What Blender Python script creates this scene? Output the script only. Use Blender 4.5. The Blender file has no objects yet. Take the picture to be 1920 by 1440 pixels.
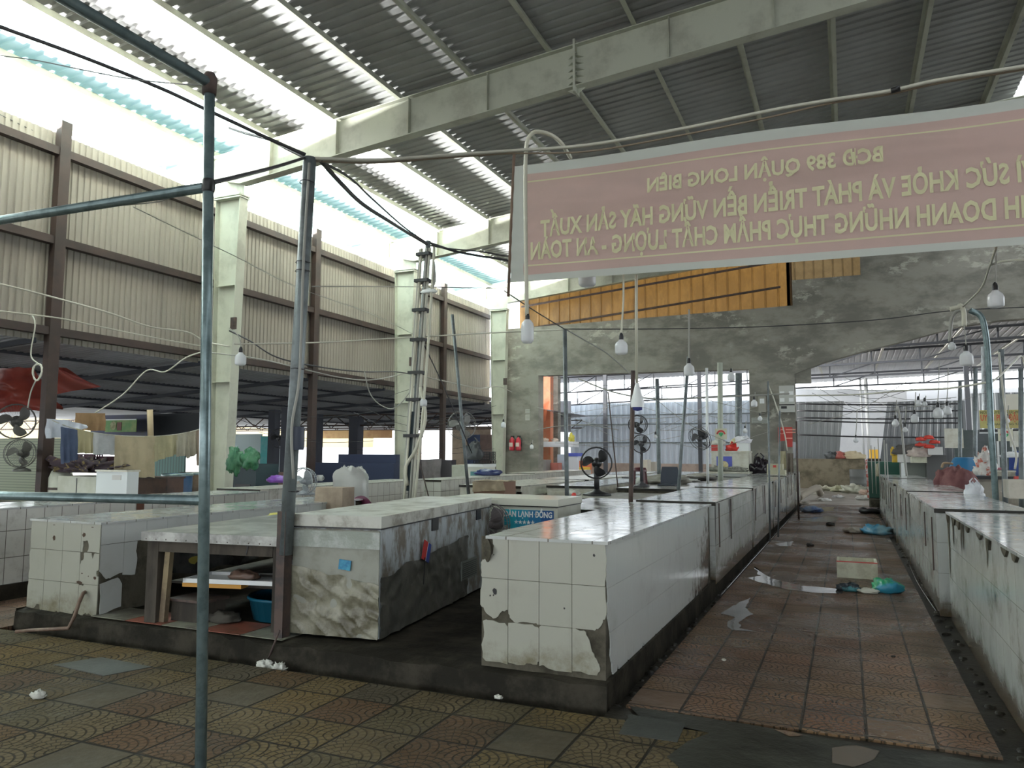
import bpy, bmesh, math, random
from mathutils import Vector, Matrix, noise
R = random.Random(7)
sc = bpy.context.scene
COL = sc.collection
# ---------------------------------------------------------------- camera
CAM = Vector((0, 0, 1.55))
F_PX = 1440.0
_yaw, _pit, _rol = math.radians(23.483), math.radians(5.136), math.radians(.283)
_fw = Vector((-math.sin(_yaw)*math.cos(_pit), math.cos(_yaw)*math.cos(_pit), math.sin(_pit)))
_r = Vector((math.cos(_yaw), math.sin(_yaw), 0)); _u = _r.cross(_fw)
CR = _r*math.cos(_rol)+_u*math.sin(_rol); CU = -_r*math.sin(_rol)+_u*math.cos(_rol)
cd = bpy.data.cameras.new('camera'); cam = bpy.data.objects.new('camera', cd); COL.objects.link(cam)
cd.sensor_width = 36; cd.lens = F_PX/1920*36; cd.clip_end = 400; cd.clip_start = .05
cam.matrix_world = Matrix(((CR.x, CU.x, -_fw.x, 0), (CR.y, CU.y, -_fw.y, 0), (CR.z, CU.z, -_fw.z, CAM.z), (0, 0, 0, 1)))
sc.camera = cam
# ---------------------------------------------------------------- light
sc.view_settings.view_transform = 'Standard'; sc.view_settings.look = 'None'
sc.view_settings.gamma = 1; sc.view_settings.exposure = 1.8
sc.view_settings.use_curve_mapping = False
w = bpy.data.worlds.new('world'); sc.world = w; w.use_nodes = True
nt = w.node_tree; bg = nt.nodes['Background']
bg.inputs[0].default_value = (.90, .96, 1.0, 1); bg.inputs[1].default_value = 1.35

def area(name, loc, target, sx, sy, power, col=(1, 1, 1), spread=180):
    l = bpy.data.lights.new(name, 'AREA'); l.shape = 'RECTANGLE'; l.size = sx; l.size_y = sy
    l.energy = power; l.color = col; l.spread = math.radians(spread)
    o = bpy.data.objects.new(name, l); COL.objects.link(o); o.location = loc
    d = Vector(target)-Vector(loc); o.rotation_euler = d.to_track_quat('-Z', 'Y').to_euler()
    return o
# daylight thrown up by the wet sheet-metal roof of the lean-to, through the slot under the eave
for x_, z_, e_ in ((-24, 4.5, 8500), (-20, 4.8, 8500), (-17.6, 4.9, 2600)):
    b = area('bounce_from_lean_to_roof', (x_, 12, z_), (-9, 12, 8.0), .3, 34, e_, (1, .985, .96), 80)
    b.rotation_euler = (Vector((-9, 12, 8.0))-Vector((x_, 12, z_))).to_track_quat('-Z', 'X').to_euler()
    b.data.size, b.data.size_y = .3, 34
# ---------------------------------------------------------------- pixel -> point on a plane of the place
def ray(px, py): return CR*((px-960)/F_PX)-CU*((py-720)/F_PX)+_fw
def PZ(px, py, z): d = ray(px, py); return CAM+d*((z-CAM.z)/d.z)
def PY(px, py, y): d = ray(px, py); return CAM+d*(y/d.y)
def PX(px, py, x): d = ray(px, py); return CAM+d*(x/d.x)
# ---------------------------------------------------------------- object bookkeeping
def tag(o, label=None, cat=None, group=None, kind=None):
    if label: o['label'] = label
    if cat: o['category'] = cat
    if group: o['group'] = group
    if kind: o['kind'] = kind
    return o
def thing(name, label, cat, loc=(0, 0, 0), rz=0, group=None):
    o = bpy.data.objects.new(name, None); COL.objects.link(o); o.empty_display_size = .1
    o.location = loc; o.rotation_euler = (0, 0, rz)
    return tag(o, label, cat, group)
def copy_thing(src, loc, rz=0, label=None, group=None):
    c = src.copy(); COL.objects.link(c); c.location = loc; c.rotation_euler = (0, 0, rz)
    if label: c['label'] = label
    if group: c['group'] = group
    for ch in src.children:
        k = ch.copy(); COL.objects.link(k); k.parent = c
        for g in ch.children:
            q = g.copy(); COL.objects.link(q); q.parent = k
    return c
class MB:
    def __init__(s): s.v = []; s.f = []; s.uv = []; s.sm = []; s.mi = []
    def face(s, pts, uv=None, sm=False, mi=0):
        i = len(s.v); s.v += [tuple(p) for p in pts]; s.f.append(tuple(range(i, i+len(pts))))
        if uv is None:
            a, b_, c = Vector(pts[0]), Vector(pts[1]), Vector(pts[2])
            n = (b_-a).cross(c-a); ax = max(range(3), key=lambda k: abs(n[k]))
            uv = [((p[1], p[2]) if ax == 0 else (p[0], p[2]) if ax == 1 else (p[0], p[1])) for p in pts]
        s.uv.append(uv); s.sm.append(sm); s.mi.append(mi)
    def box(s, x0, x1, y0, y1, z0, z1, mi=0, T=None):
        c = [Vector((x, y, z)) for z in (z0, z1) for y in (y0, y1) for x in (x0, x1)]
        q = [(0, 1, 5, 4), (1, 3, 7, 5), (3, 2, 6, 7), (2, 0, 4, 6), (4, 5, 7, 6), (1, 0, 2, 3)]
        for f in q:
            p = [c[i] for i in f]
            a, b_, c_ = p[0], p[1], p[2]; n = (b_-a).cross(c_-a); ax = max(range(3), key=lambda k: abs(n[k]))
            uv = [((t[1], t[2]) if ax == 0 else (t[0], t[2]) if ax == 1 else (t[0], t[1])) for t in p]
            if T: p = [T @ t for t in p]
            s.face(p, uv, mi=mi)
        return s
    def beam(s, p0, p1, wd, h, up=(0, 0, 1), mi=0):
        p0, p1 = Vector(p0), Vector(p1); d = p1-p0; L = d.length; d = d/L; up = Vector(up)
        x = d.cross(up)
        if x.length < 1e-4: x = d.cross(Vector((0, 1, 0)))
        x.normalize(); z = x.cross(d)
        T = Matrix(((x.x, d.x, z.x, p0.x), (x.y, d.y, z.y, p0.y), (x.z, d.z, z.z, p0.z), (0, 0, 0, 1)))
        return s.box(-wd/2, wd/2, 0, L, -h/2, h/2, mi, T)
    def tube(s, pts, r, n=8, caps=True, mi=0, smooth=True):
        pts = [Vector(p) for p in pts]; rr = r if isinstance(r, (list, tuple)) else [r]*len(pts)
        i0 = len(s.v); prev = None
        for i, p in enumerate(pts):
            d = (pts[min(i+1, len(pts)-1)]-pts[max(i-1, 0)])
            d = d.normalized() if d.length > 1e-9 else Vector((0, 0, 1))
            if prev is None: a = d.orthogonal().normalized()
            else:
                a = prev-d*prev.dot(d)
                a = a.normalized() if a.length > 1e-6 else d.orthogonal().normalized()
            prev = a; b_ = d.cross(a)
            for k in range(n):
                t = 2*math.pi*k/n; s.v.append(tuple(p+(a*math.cos(t)+b_*math.sin(t))*rr[i]))
        L = 0
        for i in range(len(pts)-1):
            L2 = L+(pts[i+1]-pts[i]).length
            for k in range(n):
                k2 = (k+1) % n; A = i0+i*n
                s.f.append((A+k, A+k2, A+n+k2, A+n+k)); s.sm.append(smooth); s.mi.append(mi)
                u0, u1 = k/n*6.28*rr[i], (k+1)/n*6.28*rr[i]
                s.uv.append([(u0, L), (u1, L), (u1, L2), (u0, L2)])
            L = L2
        if caps:
            e = i0+(len(pts)-1)*n
            s.f.append(tuple(range(i0+n-1, i0-1, -1))); s.f.append(tuple(range(e, e+n)))
            s.sm += [False]*2; s.mi += [mi]*2; s.uv += [[(0, 0)]*n]*2
        return s
    def lathe(s, c, prof, n=16, T=None, mi=0, smooth=True):
        c = Vector(c); i0 = len(s.v)
        for r, z in prof:
            for k in range(n):
                t = 2*math.pi*k/n; p = Vector((r*math.cos(t), r*math.sin(t), z))
                if T: p = T @ p
                s.v.append(tuple(c+p))
        for i in range(len(prof)-1):
            for k in range(n):
                k2 = (k+1) % n; A = i0+i*n
                s.f.append((A+k, A+k2, A+n+k2, A+n+k)); s.sm.append(smooth); s.mi.append(mi)
                s.uv.append([(k/n, prof[i][1]), ((k+1)/n, prof[i][1]), ((k+1)/n, prof[i+1][1]), (k/n, prof[i+1][1])])
        return s
    def grid(s, fn, nu, nv, us=1, vs=1, sm=True, mi=0):
        i0 = len(s.v)
        for j in range(nv+1):
            for i in range(nu+1): s.v.append(tuple(fn(i/nu, j/nv)))
        for j in range(nv):
            for i in range(nu):
                a = i0+j*(nu+1)+i; s.f.append((a, a+1, a+nu+2, a+nu+1)); s.sm.append(sm); s.mi.append(mi)
                s.uv.append([(i/nu*us, j/nv*vs), ((i+1)/nu*us, j/nv*vs), ((i+1)/nu*us, (j+1)/nv*vs), (i/nu*us, (j+1)/nv*vs)])
        return s
    def prism(s, poly, ax, a0, a1, mi=0):
        def mk(p, a): return (a, p[0], p[1]) if ax == 0 else (p[0], a, p[1]) if ax == 1 else (p[0], p[1], a)
        A = [mk(p, a0) for p in poly]; B = [mk(p, a1) for p in poly]; n = len(poly)
        s.face(A[::-1], [tuple(p) for p in poly][::-1], mi=mi); s.face(B, [tuple(p) for p in poly], mi=mi)
        for i in range(n):
            j = (i+1) % n; s.face([A[i], A[j], B[j], B[i]], mi=mi)
        return s
    def build(s, name, mats, parent=None, loc=None, fix=True):
        me = bpy.data.meshes.new(name); me.from_pydata(s.v, [], s.f)
        if not isinstance(mats, (list, tuple)): mats = [mats]
        for m in mats: me.materials.append(m)
        ul = me.uv_layers.new(name='UVMap'); k = 0
        for fi, f in enumerate(s.f):
            for q in range(len(f)):
                ul.data[k].uv = s.uv[fi][q]; k += 1
        me.polygons.foreach_set('use_smooth', s.sm); me.polygons.foreach_set('material_index', s.mi)
        me.update()
        if fix:
            bm = bmesh.new(); bm.from_mesh(me); bmesh.ops.remove_doubles(bm, verts=bm.verts, dist=1e-5)
            bmesh.ops.recalc_face_normals(bm, faces=bm.faces); bm.to_mesh(me); bm.free()
        o = bpy.data.objects.new(name, me); COL.objects.link(o)
        if parent: o.parent = parent
        if loc: o.location = loc
        return o
def struct(name, mb, m, label=None, cat=None, **k):
    return tag(mb.build(name, m, **k), label, cat, kind='structure')
def text_mesh(body, size, mat, parent, M, name='lettering', bold=.02, align='CENTER', ext=.001, width=None):
    c = bpy.data.curves.new('t', 'FONT'); c.body = body; c.size = size; c.align_x = align; c.offset = bold*size
    c.extrude = ext; c.resolution_u = 2; c.space_character = 1.02
    o = bpy.data.objects.new('t', c); COL.objects.link(o)
    me = bpy.data.meshes.new_from_object(o.evaluated_get(bpy.context.evaluated_depsgraph_get()))
    bpy.data.objects.remove(o); bpy.data.curves.remove(c)
    xs = [v.co.x for v in me.vertices]
    if width and xs: k = width/(max(xs)-min(xs)); me.transform(Matrix.Diagonal((k, 1, 1, 1)))
    me.transform(M); me.materials.clear(); me.materials.append(mat)
    t = bpy.data.objects.new(name, me); COL.objects.link(t)
    if parent: t.parent = parent
    return t
def frame(o, x, y):
    x, y = Vector(x).normalized(), Vector(y).normalized(); z = x.cross(y)
    return Matrix(((x.x, y.x, z.x, o[0]), (x.y, y.y, z.y, o[1]), (x.z, y.z, z.z, o[2]), (0, 0, 0, 1)))
# ---------------------------------------------------------------- materials
class NG:
    """small helper that writes math nodes"""
    def __init__(s, nt): s.nt = nt
    def m(s, op, a, b=None, c=None):
        n = s.nt.nodes.new('ShaderNodeMath'); n.operation = op
        for i, v in enumerate((a, b, c)):
            if v is None: continue
            if isinstance(v, (int, float)): n.inputs[i].default_value = v
            else: s.nt.links.new(v, n.inputs[i])
        return n.outputs[0]
    def node(s, t, **k):
        n = s.nt.nodes.new(t)
        for a, v in k.items(): setattr(n, a, v)
        return n
    def noise(s, vec, scale, detail=4, rough=.6, dist=0):
        n = s.node('ShaderNodeTexNoise'); n.inputs['Scale'].default_value = scale; n.inputs['Detail'].default_value = detail
        n.inputs['Roughness'].default_value = rough; n.inputs['Distortion'].default_value = dist
        if vec is not None: s.nt.links.new(vec, n.inputs['Vector'])
        return n.outputs[0]
    def ramp(s, fac, stops):
        n = s.node('ShaderNodeValToRGB'); e = n.color_ramp.elements
        while len(e) > 1: e.remove(e[0])
        e[0].position = stops[0][0]; e[0].color = rgba(stops[0][1])
        for p, c in stops[1:]: q = e.new(p); q.color = rgba(c)
        s.nt.links.new(fac, n.inputs[0]); return n.outputs[0]
    def mix(s, fac, a, b):
        n = s.node('ShaderNodeMix', data_type='RGBA')
        for i, v in ((0, fac), (6, a), (7, b)):
            if isinstance(v, (int, float)): n.inputs[i].default_value = v
            elif isinstance(v, tuple): n.inputs[i].default_value = rgba(v)
            else: s.nt.links.new(v, n.inputs[i])
        return n.outputs[2]
    def smooth(s, v, a, b):
        n = s.node('ShaderNodeMapRange', interpolation_type='SMOOTHSTEP')
        n.inputs[1].default_value = a; n.inputs[2].default_value = b; s.nt.links.new(v, n.inputs[0]); return n.outputs[0]
def rgba(c): return (c[0], c[1], c[2], 1) if not isinstance(c, (int, float)) else (c, c, c, 1)
def base(name):
    m = bpy.data.materials.new(name); m.use_nodes = True; nt = m.node_tree
    return m, nt, nt.nodes['Principled BSDF'], NG(nt)
def objco(g): return g.node('ShaderNodeTexCoord').outputs['Object']
def bump(g, bs, h, st=.3, dist=.01):
    n = g.node('ShaderNodeBump'); n.inputs['Strength'].default_value = st; n.inputs['Distance'].default_value = dist
    g.nt.links.new(h, n.inputs['Height']); g.nt.links.new(n.outputs[0], bs.inputs['Normal'])
def mat(name, col, rough=.6, metal=0, col2=None, scale=4, amt=(.4, .65), bmp=0, bscale=30, spec=None, alpha=None, trans=0, tlu=None, aniso=None):
    m, nt, bs, g = base(name); L = nt.links
    bs.inputs['Base Color'].default_value = rgba(col); bs.inputs['Roughness'].default_value = rough; bs.inputs['Metallic'].default_value = metal
    if spec is not None: bs.inputs['Specular IOR Level'].default_value = spec
    if trans: bs.inputs['Transmission Weight'].default_value = trans
    oc = None
    if col2 is not None or bmp:
        oc = objco(g)
        if aniso:
            mp = g.node('ShaderNodeMapping'); mp.inputs['Scale'].default_value = aniso; L.new(oc, mp.inputs[0]); oc = mp.outputs[0]
    if col2 is not None:
        f = g.smooth(g.noise(oc, scale, 6, .65), *amt); L.new(g.mix(f, tuple(col), tuple(col2)), bs.inputs['Base Color'])
    if bmp: bump(g, bs, g.noise(oc, bscale, 5), bmp)
    if tlu:   # thin translucent sheet
        t = g.node('ShaderNodeBsdfTranslucent'); t.inputs[0].default_value = rgba(tlu[1])
        mx = g.node('ShaderNodeMixShader'); mx.inputs[0].default_value = tlu[0]
        L.new(bs.outputs[0], mx.inputs[1]); L.new(t.outputs[0], mx.inputs[2]); L.new(mx.outputs[0], nt.nodes['Material Output'].inputs[0])
    return m
def tile_mat(name, tw, th, c1, c2, mortar=(.12, .11, .09), ms=.004, rough=.25, grime=None, gcol=(.10, .075, .045), gamt=(.5, .75), off=(0, 0), gscale=2.2):
    m, nt, bs, g = base(name); L = nt.links
    uv = g.node('ShaderNodeUVMap').outputs[0]
    mp = g.node('ShaderNodeMapping'); mp.inputs['Location'].default_value = (off[0], off[1], 0); L.new(uv, mp.inputs[0])
    br = g.node('ShaderNodeTexBrick'); br.offset = 0; br.squash = 1; L.new(mp.outputs[0], br.inputs['Vector'])
    for k, v in (('Scale', 1), ('Mortar Size', ms), ('Mortar Smooth', .1), ('Brick Width', tw), ('Row Height', th), ('Bias', 0)): br.inputs[k].default_value = v
    br.inputs['Color1'].default_value = rgba(c1); br.inputs['Color2'].default_value = rgba(c2); br.inputs['Mortar'].default_value = rgba(mortar)
    oc = objco(g); n1 = g.noise(oc, gscale, 8, .7)
    col = g.mix(g.m('MULTIPLY', g.smooth(n1, *gamt), .75), br.outputs[0], gcol)
    if grime:   # splashed stains along the foot: (height, softness)
        sp = g.node('ShaderNodeSeparateXYZ'); L.new(oc, sp.inputs[0])
        hn = g.m('ADD', g.m('MULTIPLY', g.noise(oc, 5, 6, .7), grime[1]), g.m('MULTIPLY', g.m('SUBTRACT', grime[0], sp.outputs[2]), 3.0))
        col = g.mix(g.smooth(hn, .35, 1.0), col, gcol)
    L.new(col, bs.inputs['Base Color'])
    rn = g.m('ADD', g.m('MULTIPLY', g.noise(oc, 6, 4), .3), rough-.12); L.new(rn, bs.inputs['Roughness'])
    bump(g, bs, g.m('ADD', g.m('MULTIPLY', br.outputs[1], -1), g.m('MULTIPLY', g.noise(oc, 3, 2), .6)), .35, .004)
    return m
def paver_mat(name, size, off, cols, rough=(.25, .6), groove=(.03, .025, .015), dirt=(.06, .055, .035), patch=None, spec=.5):
    m, nt, bs, g = base(name); bs.inputs['Specular IOR Level'].default_value = spec; L = nt.links
    sp = g.node('ShaderNodeSeparateXYZ'); L.new(objco(g), sp.inputs[0]); oc = sp.inputs[0].links[0].from_socket
    x = g.m('DIVIDE', g.m('SUBTRACT', sp.outputs[0], off[0]), size); y = g.m('DIVIDE', g.m('SUBTRACT', sp.outputs[1], off[1]), size)
    wob = g.m('MULTIPLY', g.m('SUBTRACT', g.noise(oc, 3, 2), .5), .022)
    x = g.m('ADD', x, wob); y = g.m('ADD', y, wob)
    ix, iy = g.m('FLOOR', x), g.m('FLOOR', y); fx, fy = g.m('SUBTRACT', x, ix), g.m('SUBTRACT', y, iy)
    ed = g.m('MINIMUM', g.m('MINIMUM', fx, g.m('SUBTRACT', 1, fx)), g.m('MINIMUM', fy, g.m('SUBTRACT', 1, fy)))
    joint = g.smooth(ed, .03, .012)
    # fans: arcs around the foot of each slab, and around its sides
    def fan(cx, cy):
        dx, dy = g.m('SUBTRACT', fx, cx), g.m('SUBTRACT', fy, cy)
        return g.m('SQRT', g.m('ADD', g.m('MULTIPLY', dx, dx), g.m('MULTIPLY', dy, dy))), g.m('ARCTAN2', dy, dx)
    d1, a1 = fan(.5, 0.0); d2, a2 = fan(0, .62); d3, a3 = fan(1, .62)
    def lines(d, a):
        k = g.m('MULTIPLY', d, 8.5); r = g.m('FLOOR', k); fr = g.m('SUBTRACT', k, r)
        ring = g.smooth(g.m('MINIMUM', fr, g.m('SUBTRACT', 1, fr)), .16, .05)
        seg = g.m('ADD', g.m('MULTIPLY', a, g.m('MULTIPLY', g.m('ADD', r, 1.2), .85)), g.m('MULTIPLY', r, .37))
        fs = g.m('FRACT', seg); rad = g.smooth(g.m('MINIMUM', fs, g.m('SUBTRACT', 1, fs)), .09, .04)
        return g.m('MAXIMUM', ring, rad)
    in1 = g.m('LESS_THAN', d1, .56); lft = g.m('LESS_THAN', d2, d3)
    o2 = g.m('ADD', g.m('MULTIPLY', lines(d2, a2), lft), g.m('MULTIPLY', lines(d3, a3), g.m('SUBTRACT', 1, lft)))
    gr = g.m('ADD', g.m('MULTIPLY', lines(d1, a1), in1), g.m('MULTIPLY', o2, g.m('SUBTRACT', 1, in1)))
    cb = g.node('ShaderNodeCombineXYZ'); L.new(ix, cb.inputs[0]); L.new(iy, cb.inputs[1])
    wn = g.node('ShaderNodeTexWhiteNoise', noise_dimensions='2D'); L.new(cb.outputs[0], wn.inputs[0])
    n = len(cols); colr = g.ramp(wn.outputs[0], [(i/n, c) for i, c in enumerate(cols)])
    colr.node.color_ramp.interpolation = 'CONSTANT'
    plain = g.m('GREATER_THAN', wn.outputs[0], 1-.5/n)      # a few slabs are cement patches without fans
    gr = g.m('MULTIPLY', gr, g.m('SUBTRACT', 1, plain))
    wear = g.smooth(g.noise(oc, 2.3, 7, .7), .30, .62)
    gr = g.m('MULTIPLY', gr, g.m('ADD', .45, g.m('MULTIPLY', wear, .55)))
    grime = g.smooth(g.noise(oc, .9, 8, .68), .42, .72)
    c = g.mix(g.m('MULTIPLY', g.noise(oc, 25, 4), .3), colr, (.26, .22, .15))
    c = g.mix(g.m('MULTIPLY', grime, .8), c, dirt)
    if patch:
        pv = g.smooth(g.noise(oc, patch[0], 3, .5), patch[1], patch[1]+.03); c = g.mix(g.m('MULTIPLY', pv, .85), c, patch[2]); gr = g.m('MULTIPLY', gr, g.m('SUBTRACT', 1, pv))
    c = g.mix(g.m('MULTIPLY', gr, .95), c, groove); c = g.mix(joint, c, tuple(v*.55 for v in groove))
    L.new(c, bs.inputs['Base Color'])
    rr = g.m('ADD', rough[0], g.m('MULTIPLY', g.smooth(g.noise(oc, 1.1, 5, .6), .35, .65), rough[1]-rough[0])); L.new(rr, bs.inputs['Roughness'])
    bump(g, bs, g.m('SUBTRACT', g.m('MULTIPLY', g.noise(oc, 14, 5), .8), g.m('MAXIMUM', gr, joint)), .8, .012)
    return m
# ---------------------------------------------------------------- shared materials
W1 = tile_mat('white_wall_tile', .205, .277, (.58, .58, .53), (.53, .53, .49), grime=(.16, .9), off=(.0, -.165), rough=.3)
WA = tile_mat('aisle_wall_tile', .255, .30, (.52, .54, .52), (.48, .50, .48), mortar=(.25, .24, .21), ms=.002, grime=(.20, 1.0), rough=.14, off=(0, -.12))
TOP = tile_mat('counter_top_tile', .30, .30, (.50, .51, .50), (.44, .46, .45), mortar=(.16, .15, .13), ms=.005, rough=.11, gamt=(.52, .8), gcol=(.17, .15, .12), gscale=3.5)
TOPW = tile_mat('worn_top_tile', .205, .25, (.42, .41, .37), (.36, .36, .32), mortar=(.12, .11, .09), rough=.28, gamt=(.5, .8))
def stained_tile(name, c, c2, dirt, fn, rough=.25):
    m, nt, bs, g = base(name); L = nt.links; oc = objco(g); sp = g.node('ShaderNodeSeparateXYZ'); L.new(oc, sp.inputs[0])
    col = g.mix(g.smooth(g.noise(oc, 2.6, 6, .65), .5, .85), c, c2)
    k = fn(g, sp.outputs, g.noise(oc, 4.5, 8, .72)); L.new(g.mix(g.smooth(k, .35, .85), col, dirt), bs.inputs['Base Color'])
    bs.inputs['Roughness'].default_value = rough; bump(g, bs, g.noise(oc, 5, 3), .06); return m
GLAZE = stained_tile('glazed_tile_front_shaded', (.36, .36, .305), (.26, .25, .20), (.16, .14, .085), lambda g, o, n: g.m('ADD', g.m('MULTIPLY', n, 1.3), g.m('SUBTRACT', -.02, g.m('MULTIPLY', o[2], 1.6))), .3)  # front tiles darker than the side ones: weaker light put into the colour
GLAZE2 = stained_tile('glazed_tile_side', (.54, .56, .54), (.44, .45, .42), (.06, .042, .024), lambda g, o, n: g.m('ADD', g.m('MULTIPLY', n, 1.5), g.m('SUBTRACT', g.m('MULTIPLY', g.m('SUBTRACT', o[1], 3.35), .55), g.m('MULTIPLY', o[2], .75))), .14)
CONC = mat('rough_concrete', (.115, .105, .08), .85, col2=(.04, .036, .026), scale=3, bmp=.6, bscale=22, spec=.15)
CONCD = mat('dark_wet_concrete', (.028, .025, .018), .45, col2=(.010, .009, .007), scale=4, bmp=.6, bscale=20, spec=.3)
PLASTER, _nt, _bs, _g = base('stained_cement_render'); _oc = objco(_g)
_mp = _g.node('ShaderNodeMapping'); _mp.inputs['Scale'].default_value = (1, 1, 1.9); _nt.links.new(_oc, _mp.inputs[0]); _v = _mp.outputs[0]
_c = _g.mix(_g.smooth(_g.noise(_v, .8, 8, .65), .38, .62), (.30, .29, .25), (.18, .175, .15))
_c = _g.mix(_g.m('MULTIPLY', _g.m('MULTIPLY', _g.smooth(_g.noise(_v, 2.2, 8, .7, .2), .50, .60), _g.smooth(_g.noise(_v, .45, 2, .5), .53, .62)), .75), _c, (.50, .49, .42)); _c = _g.mix(_g.m('MULTIPLY', _g.smooth(_g.noise(_v, 5.5, 6, .7), .58, .72), .3), _c, (.12, .115, .10))
_nt.links.new(_c, _bs.inputs['Base Color']); _bs.inputs['Roughness'].default_value = .9; bump(_g, _bs, _g.noise(_v, 8, 6, .65), .5)
STEELP = mat('grey_green_painted_steel', (.47, .49, .41), .5, col2=(.35, .35, .29), scale=1.5, amt=(.45, .7), bmp=.1, bscale=20)
BROWN = mat('brown_painted_steel', (.042, .024, .019), .6, col2=(.028, .018, .015), scale=3)
SHEET = mat('roof_sheet', (.34, .35, .35), .38, metal=.15, col2=(.28, .285, .28), scale=.7)
CLAD = mat('cladding_sheet', (.255, .23, .195), .6, col2=(.18, .16, .135), scale=1.2, amt=(.45, .75), aniso=(1, 1, .15))
GALV = mat('galvanized_pipe', (.20, .27, .28), .28, metal=.45, col2=(.12, .17, .18), scale=9, bmp=.05)
GALVD = mat('dull_galvanized_pipe', (.19, .22, .23), .45, metal=.3, col2=(.12, .135, .14), scale=6)
RUST = mat('rusty_steel', (.09, .06, .05), .7, col2=(.05, .04, .04), scale=8)
PVC = mat('pale_pvc_conduit', (.55, .54, .44), .4)
WIRE = mat('dark_cable', (.035, .035, .04), .5)
WIREG = mat('grey_cable', (.32, .32, .29), .5)
WIREW = mat('pale_cable', (.50, .49, .42), .5)
BLK = mat('black_plastic', (.012, .012, .014), .4)
DARK = mat('dark_void_cloth', (.02, .02, .03), .8)
WHT = mat('white_plastic', (.72, .74, .74), .3)
CREAM = mat('cream_enamel', (.60, .60, .52), .3, col2=(.48, .46, .37), scale=4)
RED = mat('red_paint', (.55, .05, .04), .4)
# ---------------------------------------------------------------- floors
FRONT = paver_mat('front_paving', .40, (-1.40, .60), [(0.132, 0.089, 0.025), (0.142, 0.098, 0.034), (0.106, 0.058, 0.020), (0.125, 0.092, 0.042), (0.089, 0.071, 0.031), (0.145, 0.092, 0.025), (0.109, 0.052, 0.020), (0.073, 0.061, 0.039)], spec=.18, rough=(.55, .8), dirt=(.04, .034, .02), patch=(.55, .70, (.07, .075, .06)))
AISLE = paver_mat('aisle_paving', .342, (-.29, 4.83), [(0.201, 0.097, 0.053), (0.176, 0.083, 0.044), (0.217, 0.110, 0.058), (0.159, 0.086, 0.047), (0.201, 0.114, 0.056), (0.184, 0.101, 0.061), (0.167, 0.073, 0.039), (0.142, 0.083, 0.049)], spec=.3, rough=(.2, .5), dirt=(.055, .034, .024))
REDF = paver_mat('side_paving', .342, (-6.85, 4.83), [(.30, .15, .10), (.26, .13, .085), (.30, .18, .12), (.22, .13, .09)], rough=(.3, .55))
YK = 4.68
struct('floor', MB().box(-30, 8, -8, YK-.16, -.12, 0), FRONT)
struct('floor', MB().box(-1.30, .69, YK+.10, 26.2, -.12, 0), AISLE)
struct('floor', MB().box(-8.3, -6.86, YK-.16, 36, -.12, -.0), REDF)
struct('floor', MB().box(-30, -8.3, YK-.16, 60, -.14, -.01), mat('side_ground', (.34, .31, .27), .6, col2=(.20, .18, .15), scale=1))
struct('floor', MB().box(-1.38, 8, YK-.17, 4.775, -.1, -.012), CONCD)
struct('floor', MB().box(-8.3, 25, 26.2, 60, -.13, -.005), mat('market_ground', (.20, .16, .12), .35, col2=(.33, .31, .27), scale=1.6, bmp=.4))
struct('floor', MB().box(-6.86, 25, YK-.16, 26.2, -.16, -.045), CONCD, label='drain channel of dark wet concrete around the paving', cat='drain')
g_ = mat('outer_ground', (.5, .48, .44), .8)
struct('floor', MB().box(-90, 60, -40, 110, -.3, -.2), g_)
# platform that carries the left block of stalls; jagged front edge
mb = MB(); n = 46
prof = [(-6.86+i*(5.47/n), R.uniform(-.02, .02)) for i in range(n+1)]
for i in range(n):
    (x0, d0), (x1, d1) = prof[i], prof[i+1]
    z0, z1 = .135+d0*.5, .135+d1*.5; y0, y1 = YK+d0, YK+d1
    mb.face([(x0, y0-.015, -.1), (x1, y1-.015, -.1), (x1, y1, z1-.01), (x0, y0, z0-.01)])
    mb.face([(x0, y0, z0-.01), (x1, y1, z1-.01), (x1, 4.8, .145), (x0, 4.8, .145)])
mb.face([(-6.86, 4.8, .145), (-1.39, 4.8, .145), (-1.39, 26.3, .145), (-6.86, 26.3, .145)])
mb.face([(-1.39, YK, -.1), (-1.39, 26.3, -.1), (-1.39, 26.3, .145), (-1.39, YK, .145)])
mb.face([(-6.86, YK, -.1), (-6.86, 26.3, -.1), (-6.86, 26.3, .145), (-6.86, YK, .145)])
struct('trim_1', mb, mat('platform_concrete', (.05, .044, .033), .7, col2=(.018, .016, .012), scale=3, amt=(.35, .6), bmp=.7, bscale=18, spec=.12))
mb = MB()
for i, c in enumerate([0, 1, 0, 1, 0]):
    x0 = -5.95+i*.41; mb.box(x0, x0+.40, YK+.035, YK+.42, .146, .151, mi=c)
struct('trim_2', mb, [mat('grey_floor_tile', (.27, .27, .21), .4, col2=(.12, .11, .09), scale=5), mat('red_floor_tile', (.28, .09, .06), .4, col2=(.14, .06, .04), scale=5)])
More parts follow.
